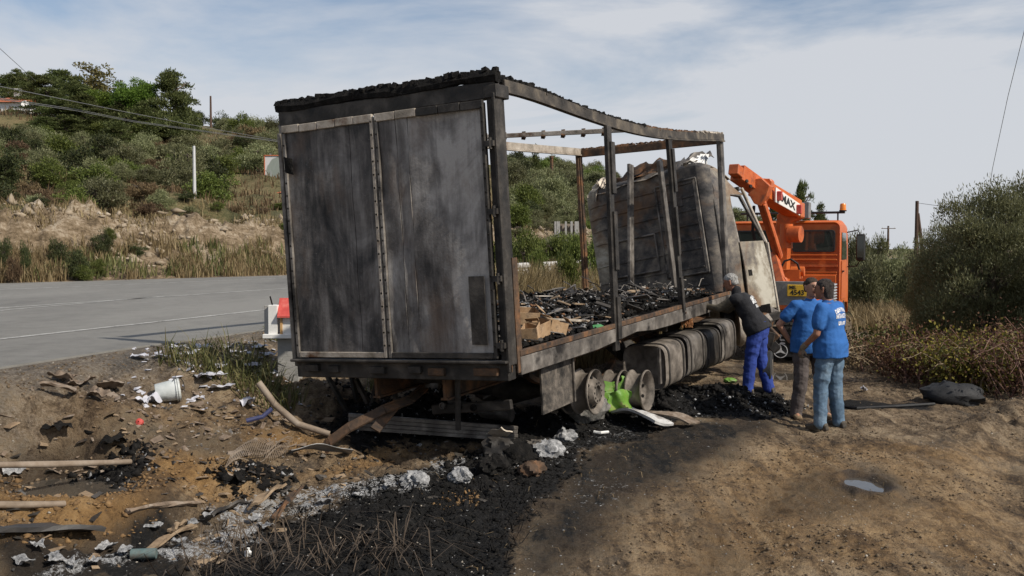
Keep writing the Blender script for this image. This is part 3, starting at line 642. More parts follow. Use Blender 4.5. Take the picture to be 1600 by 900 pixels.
for k in range(n_t):
    if k == 1: tank(xa+dx*k+.06, xa+dx*(k+1)-.02, zc+.04, .60, M_sootL)
    else: tank(xa+dx*k, xa+dx*(k+1)-.06, zc+random.uniform(-.02, .03), .62+random.uniform(-.04, .04), (M_rim, M_sootL, M_soot, M_sootL)[k])
mb = MB(); mb.lathe([(0, .30), (.05, .31), (.10, .28), (.12, .05)], t2w(0, 0, 0)*0+Vector((xb+.35, .12, zc+.12)), (.5, -1, 0), 22, True); lp(mb, 'air_tank_end', M_bleach, smooth=True)
for x in (xa+.4, xa+1.4, xa+2.4):
    mb = MB(); mb.box((x, .5, -.06), (.06, .75, .08)); mb.box((x, .86, -.25), (.06, .04, .4)); lp(mb, 'tank_bracket', M_soot)

# ---- the cab, wrenched round to the right and leaning left
CB0 = t2w(7.62, .12, 0); CB0.z = 1.17
a = R(43); cf = Vector((math.sin(a), math.cos(a), .03)).normalized(); cl0 = Vector((-math.cos(a), math.sin(a), 0)); rl = R(9.5)
clv = (cl0*math.cos(rl)-Vector((0, 0, 1))*math.sin(rl)); clv = (clv-cf*clv.dot(cf)).normalized(); cuv = cf.cross(clv)
CM = Matrix.Translation(CB0) @ Matrix((cf, clv, cuv)).transposed().to_4x4(); CMI = CM.inverted()
cab = thing('cab', None, None); cab.parent = lorry; cab.matrix_parent_inverse = Matrix.Identity(4); cab.matrix_local = TMI @ CM
CW, CH = 2.46, 2.42
ribs = [.10, .42, .72, 1.02, 1.18, 1.42, 1.66, 1.88, 2.10]
def rear(u, v):
    y = CW*u; z = .04+(CH-.04)*v; x = 0.0
    if .22 < y < 1.0 and .62 < z < 2.16: x -= .028
    if 1.12 < y < 2.1 and .78 < z < 1.40: x -= .022
    e = y; x += .16*(1-min(1, e/.20))**2; e = min(e, (CW-y)*1.8+.05)
    tz = CH-z; x += .06*(1-min(1, tz/.07))**2
    x += .012*math.sin(y*3+z*2)
    z2 = z-.10*(1-min(1, e/.25))**2*v
    return (x, y, z2)
mb = MB(); mb.sheet(rear, 60, 90, .010); rwl = mb.build('rear_wall', M_cabw, cab, smooth=True); rwl.data.set_sharp_from_angle(angle=R(14))
for q in ribs:
    for (ya, yb) in ((.26, .96), (1.0, 2.42)):
        if q in (.10, 1.18) and ya > .5: continue
        mb = MB(); rows = []
        for k in range(9):
            y = ya+(yb-ya)*k/8; x, _, zz = rear(y/CW, (q-.04)/(CH-.04)); rows.append([(x-.004, y, zz-.014), (x-.022, y, zz-.008), (x-.022, y, zz+.008), (x-.004, y, zz+.014)])
        mb.rings(rows); mb.build('rib', M_cabw, rwl)
for (y0, y1, z0, z1) in ((.18, .98, .62, 2.16), (1.12, 2.05, .78, 1.40)):
    P = [(-.045, y0, z0), (-.045, y1, z0), (-.045, y1, z1), (-.045, y0, z1), (-.045, y0, z0)]
    for k in range(4):
        mb = MB(); mb.tube([P[k], P[k+1]], .016, 6); mb.build('pressed_bead', M_sootL, cab)
mb = MB(); mb.box((-.05, .56, 1.83), (.03, .17, .16)); mb.build('vent_plate', M_cabw, cab, bevel=.006)
def side(y0, sgn):
    def q(u, v):
        x = .16+.50*u; z = -.02+(CH-.06)*v; tz = CH-.06-z
        return (x, y0+sgn*(.22*(1-min(1, tz/.45))**2)+sgn*.012*math.sin(z*5), z)
    return q
mb = MB(); mb.sheet(side(0, 1), 8, 24, .012); mb.build('side_panel', M_cabw, cab, smooth=True)
mb = MB(); mb.sheet(side(CW, -1), 8, 24, .012); mb.build('side_panel', M_cabw, cab, smooth=True)
for y0 in (.165, CW-.165):
    mb = MB(); mb.tube([(.15, y0-(.15 if y0 < 1 else -.15), -.02), (.145, y0-(.155 if y0 < 1 else -.155), 1.6), (.15, y0-(.12 if y0 < 1 else -.12), 2.05), (.17, y0, 2.30)], .022, 8); mb.build('corner_seam', M_soot, cab, smooth=True)
# roof, falling away to the windscreen
mb = MB(); mb.sheet(lambda u, v: (.12+1.02*u, .22+(CW-.44)*v, CH+.0-.02*math.sin(v*9)-.06*u-.36*max(0, u-.35)**1.5+.05*math.sin(v*3.1)), 14, 14, .014); mb.build('roof', M_cabw, cab, smooth=True)
for y0, sg in ((0, 1), (CW, -1)):
    mb = MB(); mb.sheet(lambda u, v: (.66+.55*u, y0+sg*(.05+.17*v), 1.86+(.44-.30*u**1.5)*v), 8, 6, .012); mb.build('roof_side', M_cabw, cab, smooth=True)
    dr = thing('cab_door', None, None); dr.parent = cab
    mb = MB(); mb.sheet(lambda u, v: (.68+(.80+.10*(1-v))*u, y0-sg*(.03*math.sin(v*3.1)+.02), -.02+1.07*v+(-.10*u*(1-v))), 10, 12, .02); mb.build('door_skin', M_cabw, dr, smooth=True)
    for pth in ([(.68, y0, 1.04), (.69, y0+sg*.06, 1.86), (1.08, y0+sg*.07, 1.85)], [(1.08, y0+sg*.07, 1.85), (1.56, y0, 1.04)]):
        mb = MB(); mb.tube(pth, .032, 8); mb.build('window_frame', M_sootL, dr, smooth=True)
    mb = MB(); mb.box((.82, y0-sg*.055, .52), (.12, .02, .10)); mb.build('handle_hole', M_char, dr)
    mb = MB(); mb.bar((1.16, y0+sg*.05, 1.98), (1.66, y0+sg*.02, 1.02), .05, .05); mb.bar((1.66, y0, 1.02), (1.70, y0+sg*.01, -.25), .05, .06); mb.build('windscreen_pillar', M_bleach if sg > 0 else M_soot, cab, bevel=.008)
mb = MB(); mb.sheet(lambda u, v: (1.70+.08*math.sin(u*3.14), .05+(CW-.1)*u, -.2+1.2*v), 12, 8, .02); mb.build('front_panel', M_cabw, cab, smooth=True)
mb = MB(); mb.box((1.45, CW/2, .80), (.35, CW-.2, .35)); mb.build('dashboard', M_char, cab, jit=.03)
mb = MB(); mb.bar((1.16, .1, 1.98), (1.16, CW-.1, 1.98), .06, .07); mb.build('windscreen_header', M_soot, cab)
mb = MB(); mb.box((.9, CW/2, .05), (1.6, CW-.15, .12)); mb.build('cab_floor', M_char, cab)
for y0 in (.35, 1.4):
    mb = MB(); mb.box((.75, y0+.28, .35), (.5, .5, .12)); mb.bar((.5, y0+.28, .3), (.38, y0+.28, 1.0), .45, .08, (0, 1, 0)); mb.build('seat_frame', M_char, cab)
# torn wind deflector on the cab roof
def cabpx(px, py, x): 
    o = CMI @ CAM; d = CMI.to_3x3() @ ray(px, py); k = (x-o[0])/d[0]; return o+d*k
def crumple(corners, amp, seed, nu=16, nv=7, th=.008):
    A, B, C_, D = corners
    def q(u, v):
        p = A.lerp(B, u).lerp(D.lerp(C_, u), v)
        n = fbm(np.array([u*4.+seed]), np.array([v*2.]), 1.5, 3, seed)[0]*amp; n2 = fbm(np.array([u*4.]), np.array([v*2.+seed]), 1.5, 3, seed+9)[0]*amp
        return p+Vector((n*1.4, 0, n2*1.3))
    m_ = MB(); m_.sheet(q, nu, nv, th); return m_
Q = lambda x, y, z: Vector((x, y, CH+z))
crumple([Q(.03, 2.10, -.10), Q(.03, .75, -.05), Q(.30, .75, .20), Q(.35, 2.10, .24)], .26, 3, 20, 8).build('wind_deflector', M_rust, cab, smooth=True)
crumple([Q(.03, 2.42, -.16), Q(.03, 2.05, -.10), Q(.30, 2.05, .16), Q(.3, 2.42, .12)], .30, 8).build('torn_sheet', M_bleach, cab, smooth=True)
crumple([Q(.05, 1.0, -.06), Q(.05, .35, -.06), Q(.7, .15, .16), Q(.7, .85, .20)], .28, 12).build('torn_sheet', M_sootL, cab, smooth=True)
crumple([Q(.08, .36, -.04), Q(.08, .16, -.08), Q(.45, .14, .14), Q(.45, .36, .18)], .20, 15, 10, 6).build('torn_sheet', M_white, cab, smooth=True)
crumple([Q(-.02, 2.40, -.14), Q(-.02, .85, -.06), Q(.03, .85, .0), Q(.03, 2.40, -.08)], .07, 18, 16, 3).build('peeled_edge', M_bleach, cab, smooth=True)
# engine remains below the cab
for k in range(14):
    mb = MB(); c = t2w(7.6+random.uniform(0, 1.3), .2+random.uniform(0, 2.0), -.45+random.uniform(-.25, .35)); mb.box(TMI @ c, (random.uniform(.15, .5), random.uniform(.15, .5), random.uniform(.1, .35)), Euler((random.random(), random.random(), random.random())).to_matrix(), random.uniform(.6, 1)); lp(mb, 'engine_block_piece', random.choice((M_char, M_soot, M_rust)), bevel=.02)
# ------------------------------------------------------------------ the orange crane truck
oa = R(25); of = Vector((math.sin(oa), math.cos(oa), 0)); ol = Vector((-math.cos(oa), math.sin(oa), 0))
OR0 = Vector((7.16, 21.0, .0))
OM = Matrix.Translation(OR0) @ Matrix((of, ol, Vector((0, 0, 1)))).transposed().to_4x4(); OMI = OM.inverted()
def opx(px, py, axis, val):
    o = OMI @ CAM; d = OMI.to_3x3() @ ray(px, py); k = (val-o[axis])/d[axis]; return o+d*k
crane = thing('crane_truck', 'orange crane truck with amber roof beacon, parked nose away in front of the burnt lorry', 'truck')
crane.matrix_world = OM
def op(mb, name, mat, parent=None, **k): return mb.build(name, mat, parent or crane, **k)
oc = thing('cab', None, None); oc.parent = crane
# cab shell: rounded section lofted along its length
def sec(x, w0, zb, zt, r=.12):
    pts = []
    for (cy, cz, a0) in ((w0-r, zt-r, 0), (r, zt-r, 90), (r, zb+.03, 180), (w0-r, zb+.03, 270)):
        rr = r if cz > zb+.1 else .03
        for k in range(5):
            t_ = R(a0+90*k/4); pts.append((x, cy+(r-rr)*(1 if cy > w0/2 else -1)+rr*math.cos(t_), cz+rr*math.sin(t_)))
    return pts
mb = MB(); mb.rings([sec(.04, 2.4, .92, 2.66), sec(.0, 2.4, .92, 2.70), sec(.06, 2.4, .90, 2.74), sec(.9, 2.4, .88, 2.77), sec(1.5, 2.4, .88, 2.70), sec(1.62, 2.4, .86, 2.6), sec(1.80, 2.4, .86, 1.75), sec(1.84, 2.4, .70, 1.3), sec(1.84, 2.4, .62, .9)]); op(mb, 'body', M_orange, oc, smooth=True)
for (y0, y1) in ((.13, .97), (1.40, 2.24)):
    P = [(-.015, y0, 2.08), (-.015, y1, 2.08), (-.015, y1, 2.50), (-.015, y0, 2.50)]
    r_ = .06; ring = []
    for (cy, cz, a0) in ((y1-r_, 2.50-r_, 0), (y0+r_, 2.50-r_, 90), (y0+r_, 2.08+r_, 180), (y1-r_, 2.08+r_, 270)):
        for k in range(5): t_ = R(a0+90*k/4); ring.append((cy+r_*math.cos(t_), cz+r_*math.sin(t_)))
    m1 = MB(); m1.prism([(-.022, y, z) for y, z in ring], (.03, 0, 0)); rw = m1.build('rear_window', M_glass, oc)
    cy, cz = (y0+y1)/2, 2.29
    m1 = MB(); m1.rings([[(x, cy+(y-cy)*k, cz+(z-cz)*k2) for y, z in ring] for x, k, k2 in ((-.010, 1.0, 1.0), (-.030, 1.0, 1.0), (-.030, 1.08, 1.14), (-.004, 1.09, 1.16))], False); m1.build('gasket', M_black, rw)
for z in (1.98, 1.88, 1.60, 1.55):
    m1 = MB(); m1.box((-.02, 1.2, z), (.035, 2.30, .03)); m1.build('pressed_ridge', M_orange, oc, bevel=.006)
m1 = MB(); m1.box((-.04, 1.2, 1.33), (.06, 2.28, .42)); m1.build('back_board', M_orange, oc, bevel=.01)
m1 = MB(); m1.box((-.02, 1.2, 1.745), (.06, 2.34, .05)); m1.build('hose_channel', M_orange2, oc)
for y0, s in ((0, -1), (2.4, 1)):
    dr = thing('door', None, None); dr.parent = oc
    m1 = MB(); m1.prism([(.30, y0+s*.008, 1.0), (1.28, y0+s*.008, 1.0), (1.28, y0+s*.008, 1.85), (.30, y0+s*.008, 1.85)], (0, s*.012, 0)); m1.build('panel', M_orange, dr)
    m1 = MB(); m1.prism([(.36, y0+s*.006, 1.88), (1.26, y0+s*.006, 1.88), (1.16, y0+s*.006, 2.48), (.36, y0+s*.006, 2.48)], (0, s*.012, 0)); m1.build('window', M_glass, dr)
    m1 = MB(); m1.box((.42, y0+s*.04, 1.62), (.16, .03, .035)); m1.build('handle', M_black, dr)
    mi = thing('side_mirror', None, None); mi.parent = oc
    m1 = MB(); m1.tube([(1.5, y0, 2.50), (1.45, y0+s*.24, 2.55), (1.42, y0+s*.30, 2.45)], .014, 6); m1.tube([(1.6, y0, 1.70), (1.5, y0+s*.22, 1.72), (1.42, y0+s*.30, 1.85)], .014, 6); m1.build('arm', M_black, mi)
    m1 = MB(); m1.box((1.42, y0+s*.31, 2.15), (.09, .20, .62)); m1.build('housing', M_black, mi, bevel=.03)
    m1 = MB(); m1.box((1.365, y0+s*.31, 2.17), (.01, .15, .50)); m1.build('glass', M_glass, mi)
    # wheel arch and wheel
    m1 = MB(); n = 16
    for k in range(n):
        a0, a1 = math.pi*k/n, math.pi*(k+1)/n; m1.bar((.92+.66*math.cos(a0), y0-s*.14, .52+.66*math.sin(a0)), (.92+.66*math.cos(a1), y0-s*.14, .52+.66*math.sin(a1)), .36, .03, (0, 1, 0))
    m1.bar((.26, y0-s*.14, .52), (.24, y0-s*.14, .18), .03, .36, (0, 1, 0)); m1.build('wheel_arch', M_black, oc)
def wheel(root, c, ax, r=.50, wd=.28, name='wheel', tyre=M_black, disc=None):
    wt = thing(name, None, None); wt.parent = root; c = Vector(c); ax = Vector(ax)
    m1 = MB(); m1.lathe([(-wd/2, r*.58), (-wd/2, r*.9), (-wd/2+.03, r*.985), (-wd/4, r), (wd/4, r), (wd/2-.03, r*.985), (wd/2, r*.9), (wd/2, r*.58)], c, ax, 30, True); ty = m1.build('tyre', tyre, wt, smooth=True)
    m1 = MB(); a_ = ax.orthogonal().normalized(); b_ = ax.cross(a_)
    for k in range(36):
        t_ = k*2*math.pi/36
        for s in (-1, 1):
            d_ = a_*math.cos(t_)+b_*math.sin(t_); m1.bar(c+d_*(r+.004)+ax*s*wd*.06, c+d_*(r*.99)+ax*s*wd*.46, .05, .02, d_)
    q = m1.build('tread_blocks', tyre, ty); q['kind'] = 'stuff'
    m1 = MB(); m1.lathe([(wd/2-.01, r*.58), (wd/2+.005, r*.56), (wd/2-.04, r*.50), (wd/2-.10, r*.36), (wd/2-.06, r*.24), (wd/2+.03, r*.2), (wd/2+.04, r*.05)], c, ax, 24, True); m1.build('rim', disc or M_grey, wt, smooth=True)
    return wt
M_redrim = pm('red_rim', [(.30, .05, .03), (.42, .09, .05)], 6, .6, 0, .1, dirt=((.12, .08, .06), .5))
for y0, s in ((.14, -1), (2.26, 1)): wheel(crane, (.92, y0, .50), (0, s, 0), disc=M_redrim)
for x in (-3.2,):
    for y0, s in ((.16, -1), (.48, -1), (2.24, 1), (1.92, 1)): wheel(crane, (x, y0, .50), (0, s, 0), disc=M_redrim)
for y0 in (.8, 1.6):
    m1 = MB(); m1.box((-1.1, y0, .80), (5.7, .08, .24)); op(m1, 'chassis_rail', M_dark)
for x in (.92, -3.2):
    m1 = MB(); m1.tube([(x, .2, .5), (x, 2.2, .5)], .07, 10); op(m1, 'axle', M_dark)
m1 = MB(); m1.box((-1.7, 1.2, 1.0), (3.2, 2.2, .10)); op(m1, 'deck', M_orange2, bevel=.01)
m1 = MB(); m1.box((-.6, .14, 1.17), (.5, .22, .42)); rb = op(m1, 'ribbed_locker', M_grey, bevel=.01)
for k in range(7):
    q = MB(); q.tube([(-.865, .02, .99+k*.06), (-.865, .26, .99+k*.06)], .026, 8); q.tube([(-.86, .02, .99+k*.06), (-.36, .02, .99+k*.06)], .022, 8); q.build('rib', pm('bright_aluminium', [(.45, .45, .45), (.6, .6, .6)], 6, .4, .5, .1), rb, smooth=True)
# tail: grey panel, plate, lamps, flap with ring and star
TX = -4.0
m1 = MB(); m1.box((TX, 1.1, 1.30), (.06, 2.0, .44)); tp = op(m1, 'tail_panel', M_grey, bevel=.01)
m1 = MB(); m1.box((TX, 1.2, .92), (.12, 2.36, .14)); op(m1, 'tail_beam', M_dark, bevel=.01)
M_plate = pm('yellow_plate', [(.72, .42, .03), (.80, .50, .05)], 9, .5, 0, .05, dirt=((.4, .24, .06), .62))
pc = opx(1246, 454, 0, TX-.04); m1 = MB(); m1.box((TX-.045, pc.y, pc.z), (.02, .36, .21)); lp_ = op(m1, 'licence_plate', M_plate, None, bevel=.006)
M_ink = pm('black_ink', [(.02, .02, .02)], 5, .6, 0, 0)
M_wink = pm('white_ink', [(.78, .78, .78)], 5, .6, 0, 0)
def text_mesh(txt, size, arc=0, bold=0.0, sx=1.0, extrude=.0015):
    """flat lettering centred on 0,0 in the XY plane"""
    cu = bpy.data.curves.new('lettering', 'FONT'); cu.body = txt; cu.size = size; cu.align_x = 'CENTER'; cu.align_y = 'CENTER'; cu.extrude = extrude; cu.offset = bold; cu.resolution_u = 3
    ob = bpy.data.objects.new('lettering', cu); COL.objects.link(ob)
    me = bpy.data.meshes.new_from_object(ob.evaluated_get(bpy.context.evaluated_depsgraph_get())); bpy.data.objects.remove(ob); bpy.data.curves.remove(cu)
    for v in me.vertices:
        x = v.co.x*sx; v.co.x = x
        if arc: v.co.y -= arc*x*x
    me.name = 'lettering'; return me
def put_text(txt, size, origin, right, up, mat, parent, **k):
    me = text_mesh(txt, size, **k); r_ = Vector(right).normalized(); u_ = Vector(up).normalized(); n_ = r_.cross(u_)
    Mx = Matrix.Translation(Vector(origin)) @ Matrix((r_, u_, n_)).transposed().to_4x4(); me.transform(Mx)
    return link('lettering', me, mat, parent)
put_text('ME.', .085, (TX-.057, pc.y+.08, pc.z+.055), (0, -1, 0), (0, 0, 1), M_ink, lp_, bold=.003)
put_text('4543', .125, (TX-.057, pc.y, pc.z-.04), (0, -1, 0), (0, 0, 1), M_ink, lp_, bold=.003)
fc = opx(1221, 543, 0, TX+.35); fw, fh_ = .44, .56
m1 = MB(); m1.sheet(lambda u, v: (TX+.35-.02*math.sin(u*3), fc.y-fw/2+fw*u, .10+fh_*v), 6, 6, .012); fl = op(m1, 'mud_flap', M_black)
cc = Vector((TX+.315, fc.y+.01, fc.z-.06)); m1 = MB()
m1.lathe([(0, .118), (-.004, .118), (-.004, .132), (0, .132)], cc, (1, 0, 0), 40)
for k in range(3):
    t_ = R(90+120*k); d_ = Vector((0, math.cos(t_), math.sin(t_))); p_ = Vector((0, -math.sin(t_), math.cos(t_)))
    m1.prism([cc+d_*.118, cc-p_*.024-d_*.0+d_*.014, cc-d_*.006, cc+p_*.024+d_*.014], (-.004, 0, 0))
m1.build('flap_emblem', M_wink, fl)
put_text('ΣM', .13, (TX+.312, fc.y-.02, fc.z+.16), (0, 0, -1), (0, -1, 0), M_wink, fl, bold=.004)
m1 = MB(); m1.sheet(lambda u, v: (TX+.35, 2.1-.22+fw*u-.2, .10+fh_*v), 6, 6, .012); op(m1, 'mud_flap', M_black)
for y0 in (.22, 2.15):
    m1 = MB(); m1.box((TX-.07, y0, .80), (.05, .26, .10)); op(m1, 'tail_lamp', M_red, bevel=.01)
# beacon bar
bar_y = opx(1317, 330, 0, .5).y
m1 = MB(); m1.box((.5, 1.1, 2.93), (.10, 2.3, .05)); bb = op(m1, 'beacon_bar', M_dark, bevel=.008)
for y0 in (.1, 2.1): q = MB(); q.bar((.5, y0, 2.70), (.5, y0, 2.92), .03, .05); q.build('bar_leg', M_dark, bb)
M_amber, _t, _b = base_mat('amber_lens'); _b.inputs['Base Color'].default_value = (.75, .22, .012, 1); _b.inputs['Roughness'].default_value = .25; _b.inputs['Coat Weight'].default_value = .4
q = MB(); q.lathe([(0, .075), (.03, .075), (.035, .068), (.14, .066), (.17, .05), (.178, .01)], (.5, bar_y, 2.955), (0, 0, 1), 18, True); bk_ = q.build('beacon', M_amber, bb, smooth=True)
q = MB(); q.lathe([(0, .08), (.025, .08)], (.5, bar_y, 2.953), (0, 0, 1), 18, True); q.build('beacon_base', M_black, bk_)
# grey box on the cab roof
p = opx(1260, 328, 0, .1); m1 = MB(); m1.box((.15, p.y+.05, 2.97), (.35, .24, .36)); op(m1, 'control_box', M_grey, bevel=.008)
# crane: slewing column, boom, rams
kr = thing('crane_arm', None, None); kr.parent = crane
def ox(px, py, x): return opx(px, py, 0, x)
CX = -1.5
def slab(pts, x, th, name, m_=M_orange2, bev=.012):
    q = MB(); q.prism([ox(a_, b_, x) for a_, b_ in pts], (th, 0, 0)); return q.build(name, m_, kr, bevel=bev)
slab([(1214, 335), (1241, 318), (1252, 316), (1252, 340), (1240, 346), (1232, 356), (1229, 442), (1211, 442), (1209, 380)], CX, .40, 'column', M_orange)
slab([(1236, 317), (1252, 316), (1252, 339), (1247, 341), (1238, 330)], CX-.06, .5, 'pivot_cheek', M_orange)
q = MB(); c_ = ox(1228, 366, CX-.16); q.tube([ox(1229, 350, CX-.16), ox(1228, 388, CX-.16)], .13, 18); q.build('slew_cylinder', M_orange, kr, smooth=True)
q = MB(); q.lathe([(0, .17), (.25, .17), (.25, .1)], ox(1233, 366, CX-.28), (-.2, -1, 0), 20, True); q.build('slew_flange', M_orange2, kr, smooth=True)
q = MB(); q.lathe([(0, .45), (.12, .45), (.14, .38)], (CX+.2, ox(1220, 440, CX).y, 1.1), (0, 0, 1), 24, True); q.build('turntable', M_orange2, kr, smooth=True)
# boom sections run from the pivot up and out over the burnt cab
def boom(p0, x0, p1, x1, ht, wd, name, m_=M_orange2):
    a_ = ox(*p0, x0); b_ = ox(*p1, x1); q = MB(); q.bar(a_, b_, wd, ht); return q.build(name, m_, kr, bevel=.012)
boom((1240, 326), CX-.05, (1182, 292), CX-1.4, .34, .34, 'boom', M_orange)
boom((1190, 297), CX-1.25, (1152, 270), CX-2.1, .30, .28, 'boom_extension')
boom((1172, 287), CX-1.5, (1146, 264), CX-2.35, .20, .20, 'boom_tip')
slab([(1176, 280), (1190, 278), (1203, 290), (1198, 306), (1188, 322), (1178, 318), (1170, 304)], CX-1.75, .36, 'elbow_plate', M_orange2)
slab([(1186, 279), (1203, 279), (1206, 283), (1205, 293), (1196, 292)], CX-1.55, .30, 'ram_housing', M_orange)
for (px_, py_) in ((1153, 275), (1159, 272), (1166, 283), (1172, 291)):
    q = MB(); q.lathe([(0, .035), (.03, .032), (.032, .002)], ox(px_, py_, CX-2.12), (-.5, -.86, 0), 9); q.build('bolt', M_dark, kr)
q = MB(); q.bar(ox(1190, 316, CX-1.6), ox(1217, 402, CX-1.0), .16, .14, (1, 0, 0)); q.bar(ox(1194, 318, CX-1.64), ox(1220, 402, CX-1.04), .05, .16, (1, 0, 0)); q.build('strut', M_orange2, kr, bevel=.01)
q = MB(); q.bar(ox(1209, 398, CX-1.0), ox(1227, 462, TX+.3), .14, .16, (1, 0, 0)); q.lathe([(0, .10), (.18, .10)], ox(1224, 440, CX-1.6), (-1, 0, 0), 14, True); q.build('strut', M_orange2, kr, bevel=.01)
q = MB(); q.tube([ox(1236, 424, CX-.5), ox(1257, 424, CX-.5)], .10, 14); q.box(ox(1228, 428, CX-.5), (.4, .6, .18)); q.build('outrigger_cylinder', M_orange, kr, smooth=True)
q = MB(); q.tube([ox(1219, 420, CX-.8), ox(1226, 408, CX-.8), ox(1236, 405, CX-.8), ox(1246, 412, CX-.7), ox(1250, 424, CX-.6)], .022, 7); q.build('hydraulic_hose', M_black, kr, smooth=True)
q = MB(); q.tube([ox(1178, 322, CX-1.7), ox(1176, 360, CX-1.5), ox(1184, 400, CX-1.2), ox(1200, 425, CX-1.0)], .03, 7); q.build('hydraulic_hose', M_black, kr, smooth=True)
# towing light board hung on the boom
A = ox(1194, 296, CX-1.05); B = ox(1232, 322, CX-.40); dn = Vector((0, 0, -1)); up_ = (B-A).normalized()
nb = (B-A).cross(Vector((0, 0, 1))).normalized();  nb = nb if nb.x < 0 else -nb
A = A+nb*.26; B = B+nb*.26
lb = MB(); lb.prism([A+Vector((0, 0, .03)), B+Vector((0, 0, .03)), B+Vector((0, 0, -.20)), A+Vector((0, 0, -.26))], nb*.03); lbo = lb.build('light_board', M_white, kr)
C_ = (A+B)/2+Vector((0, 0, -.10))+nb*.036
put_text('MAX', .21, C_, (B-A), Vector((0, 0, 1)), M_ink, lbo, bold=.006)
for k in (.10, .90):
    q = MB(); q.box(A.lerp(B, k)+Vector((0, 0, -.11))+nb*.05, (.06, .13, .19), OMI.to_3x3() @ OM.to_3x3()); q.build('lamp', M_red, lbo, bevel=.015)
# ------------------------------------------------------------------ people
def capsule(mb, p0, r0, p1, r1, n=12, sy=1.0):
    p0 = Vector(p0); p1 = Vector(p1); d = (p1-p0); L = d.length; d.normalize()
    pr = [(-r0*math.cos(t_), r0*math.sin(t_)) for t_ in np.linspace(.12, math.pi/2, 5)]+[(L+r1*math.sin(t_), r1*math.cos(t_)) for t_ in np.linspace(0, math.pi/2-.12, 5)]
    mb.lathe(pr, p0, d, n, True)
def ell(mb, c, r, n=14):
    c = Vector(c); rings = []
    for t_ in np.linspace(-math.pi/2+.12, math.pi/2-.12, 9): rings.append([c+Vector((r[0]*math.cos(t_)*math.cos(a_), r[1]*math.cos(t_)*math.sin(a_), r[2]*math.sin(t_))) for a_ in [2*math.pi*k/n for k in range(n)]])
    mb.rings(rings)
def loft(mb, rows, n=20, fwd=None, left=None):
    """rows: (centre, half depth, half width)"""
    rings = []
    for c, rx, ry, *ax in rows:
        f_ = Vector(ax[0]).normalized() if ax else Vector((1, 0, 0)); l_ = Vector(ax[1]).normalized() if ax else Vector((0, 1, 0)); c = Vector(c)
        rings.append([c+f_*rx*math.copysign(abs(math.cos(a_))**.85, math.cos(a_))+l_*ry*math.copysign(abs(math.sin(a_))**.85, math.sin(a_)) for a_ in [2*math.pi*k/n for k in range(n)]])
    mb.rings(rings)
def fuse(mb, name, voxel, mats, parent, smooth_it=4, paint=None, wrinkle=0, wsc=9, base=None):
    """overlapping closed volumes -> one continuous skin"""
    o = mb.build(name, None, None); md = o.modifiers.new('r', 'REMESH'); md.mode = 'VOXEL'; md.voxel_size = voxel
    sm = o.modifiers.new('s', 'SMOOTH'); sm.iterations = smooth_it; sm.factor = .5
    me = bpy.data.meshes.new_from_object(o.evaluated_get(bpy.context.evaluated_depsgraph_get())); old = o.data; bpy.data.objects.remove(o); bpy.data.meshes.remove(old)
    me.name = name; me.materials.clear()
    for m_ in mats: me.materials.append(m_)
    n = len(me.vertices); co = np.empty(n*3, np.float32); me.vertices.foreach_get('co', co); co = co.reshape(-1, 3)
    if wrinkle:
        no = np.empty(n*3, np.float32); me.vertices.foreach_get('normal', no); no = no.reshape(-1, 3)
        s = fbm(co[:, 0]*wsc+co[:, 1]*wsc*.7, co[:, 2]*wsc*1.6+co[:, 1]*wsc*.5, 1, 3, 13)
        s2 = np.sin(co[:, 2]*34+6*fbm(co[:, 0]*6+co[:, 1]*5, co[:, 2]*4, 1, 2, 17))*.25
        co = co+no*((np.abs(s)*-1.6+s2+.3)*wrinkle)[:, None]; me.vertices.foreach_set('co', co.astype(np.float32).ravel())
    if paint:
        for p in me.polygons: p.material_index = paint(p.center)
    me.polygons.foreach_set('use_smooth', np.ones(len(me.polygons), bool)); me.update()
    return link(name, me, None, parent)
M_skin = pm('skin', [(.34, .17, .105), (.46, .25, .165)], 14, .55, 0, .05)
M_skind = pm('tanned_skin', [(.22, .10, .06), (.33, .16, .10)], 14, .55, 0, .05)
M_eye = pm('eye', [(.03, .02, .016)], 5, .3, 0, 0); M_lip = pm('lip', [(.26, .09, .07)], 5, .5, 0, 0)
M_hairg = pm('grey_hair', [(.16, .15, .14), (.36, .35, .33), (.55, .54, .52)], 60, .7, 0, .9, (1, 1, .4)); M_hairb = pm('dark_hair', [(.012, .009, .007), (.035, .025, .02), (.07, .05, .04)], 60, .6, 0, .9, (1, 1, .4)); M_hairbr = pm('brown_hair', [(.03, .018, .01), (.08, .048, .026)], 60, .6, 0, .9, (1, 1, .4))
M_shirt = pm('blue_cotton', [(.020, .098, .30), (.028, .13, .39)], 5, .9, 0, .25, bscale=22)
M_vest = pm('black_fleece', [(.010, .010, .012), (.024, .024, .027)], 9, .95, 0, .35)
M_olive = pm('olive_sleeve', [(.06, .05, .033), (.12, .10, .07)], 9, .95, 0, .3)
M_jean = pm('faded_denim', [(.05, .085, .13), (.10, .16, .23), (.19, .26, .33)], 5, .9, 0, .3, bscale=40)
M_work = pm('blue_workwear', [(.016, .035, .19), (.028, .06, .28)], 6, .9, 0, .3)
M_browntr = pm('grey_brown_trousers', [(.055, .045, .042), (.12, .10, .095)], 6, .95, 0, .3)
M_shoe = pm('dusty_shoe', [(.03, .026, .022), (.10, .082, .06)], 9, .8, 0, .3); M_tanb = pm('tan_boot', [(.12, .08, .045), (.24, .17, .10)], 9, .8, 0, .3)
M_glove = pm('work_glove', [(.13, .10, .07), (.27, .22, .16)], 12, .95, 0, .4)
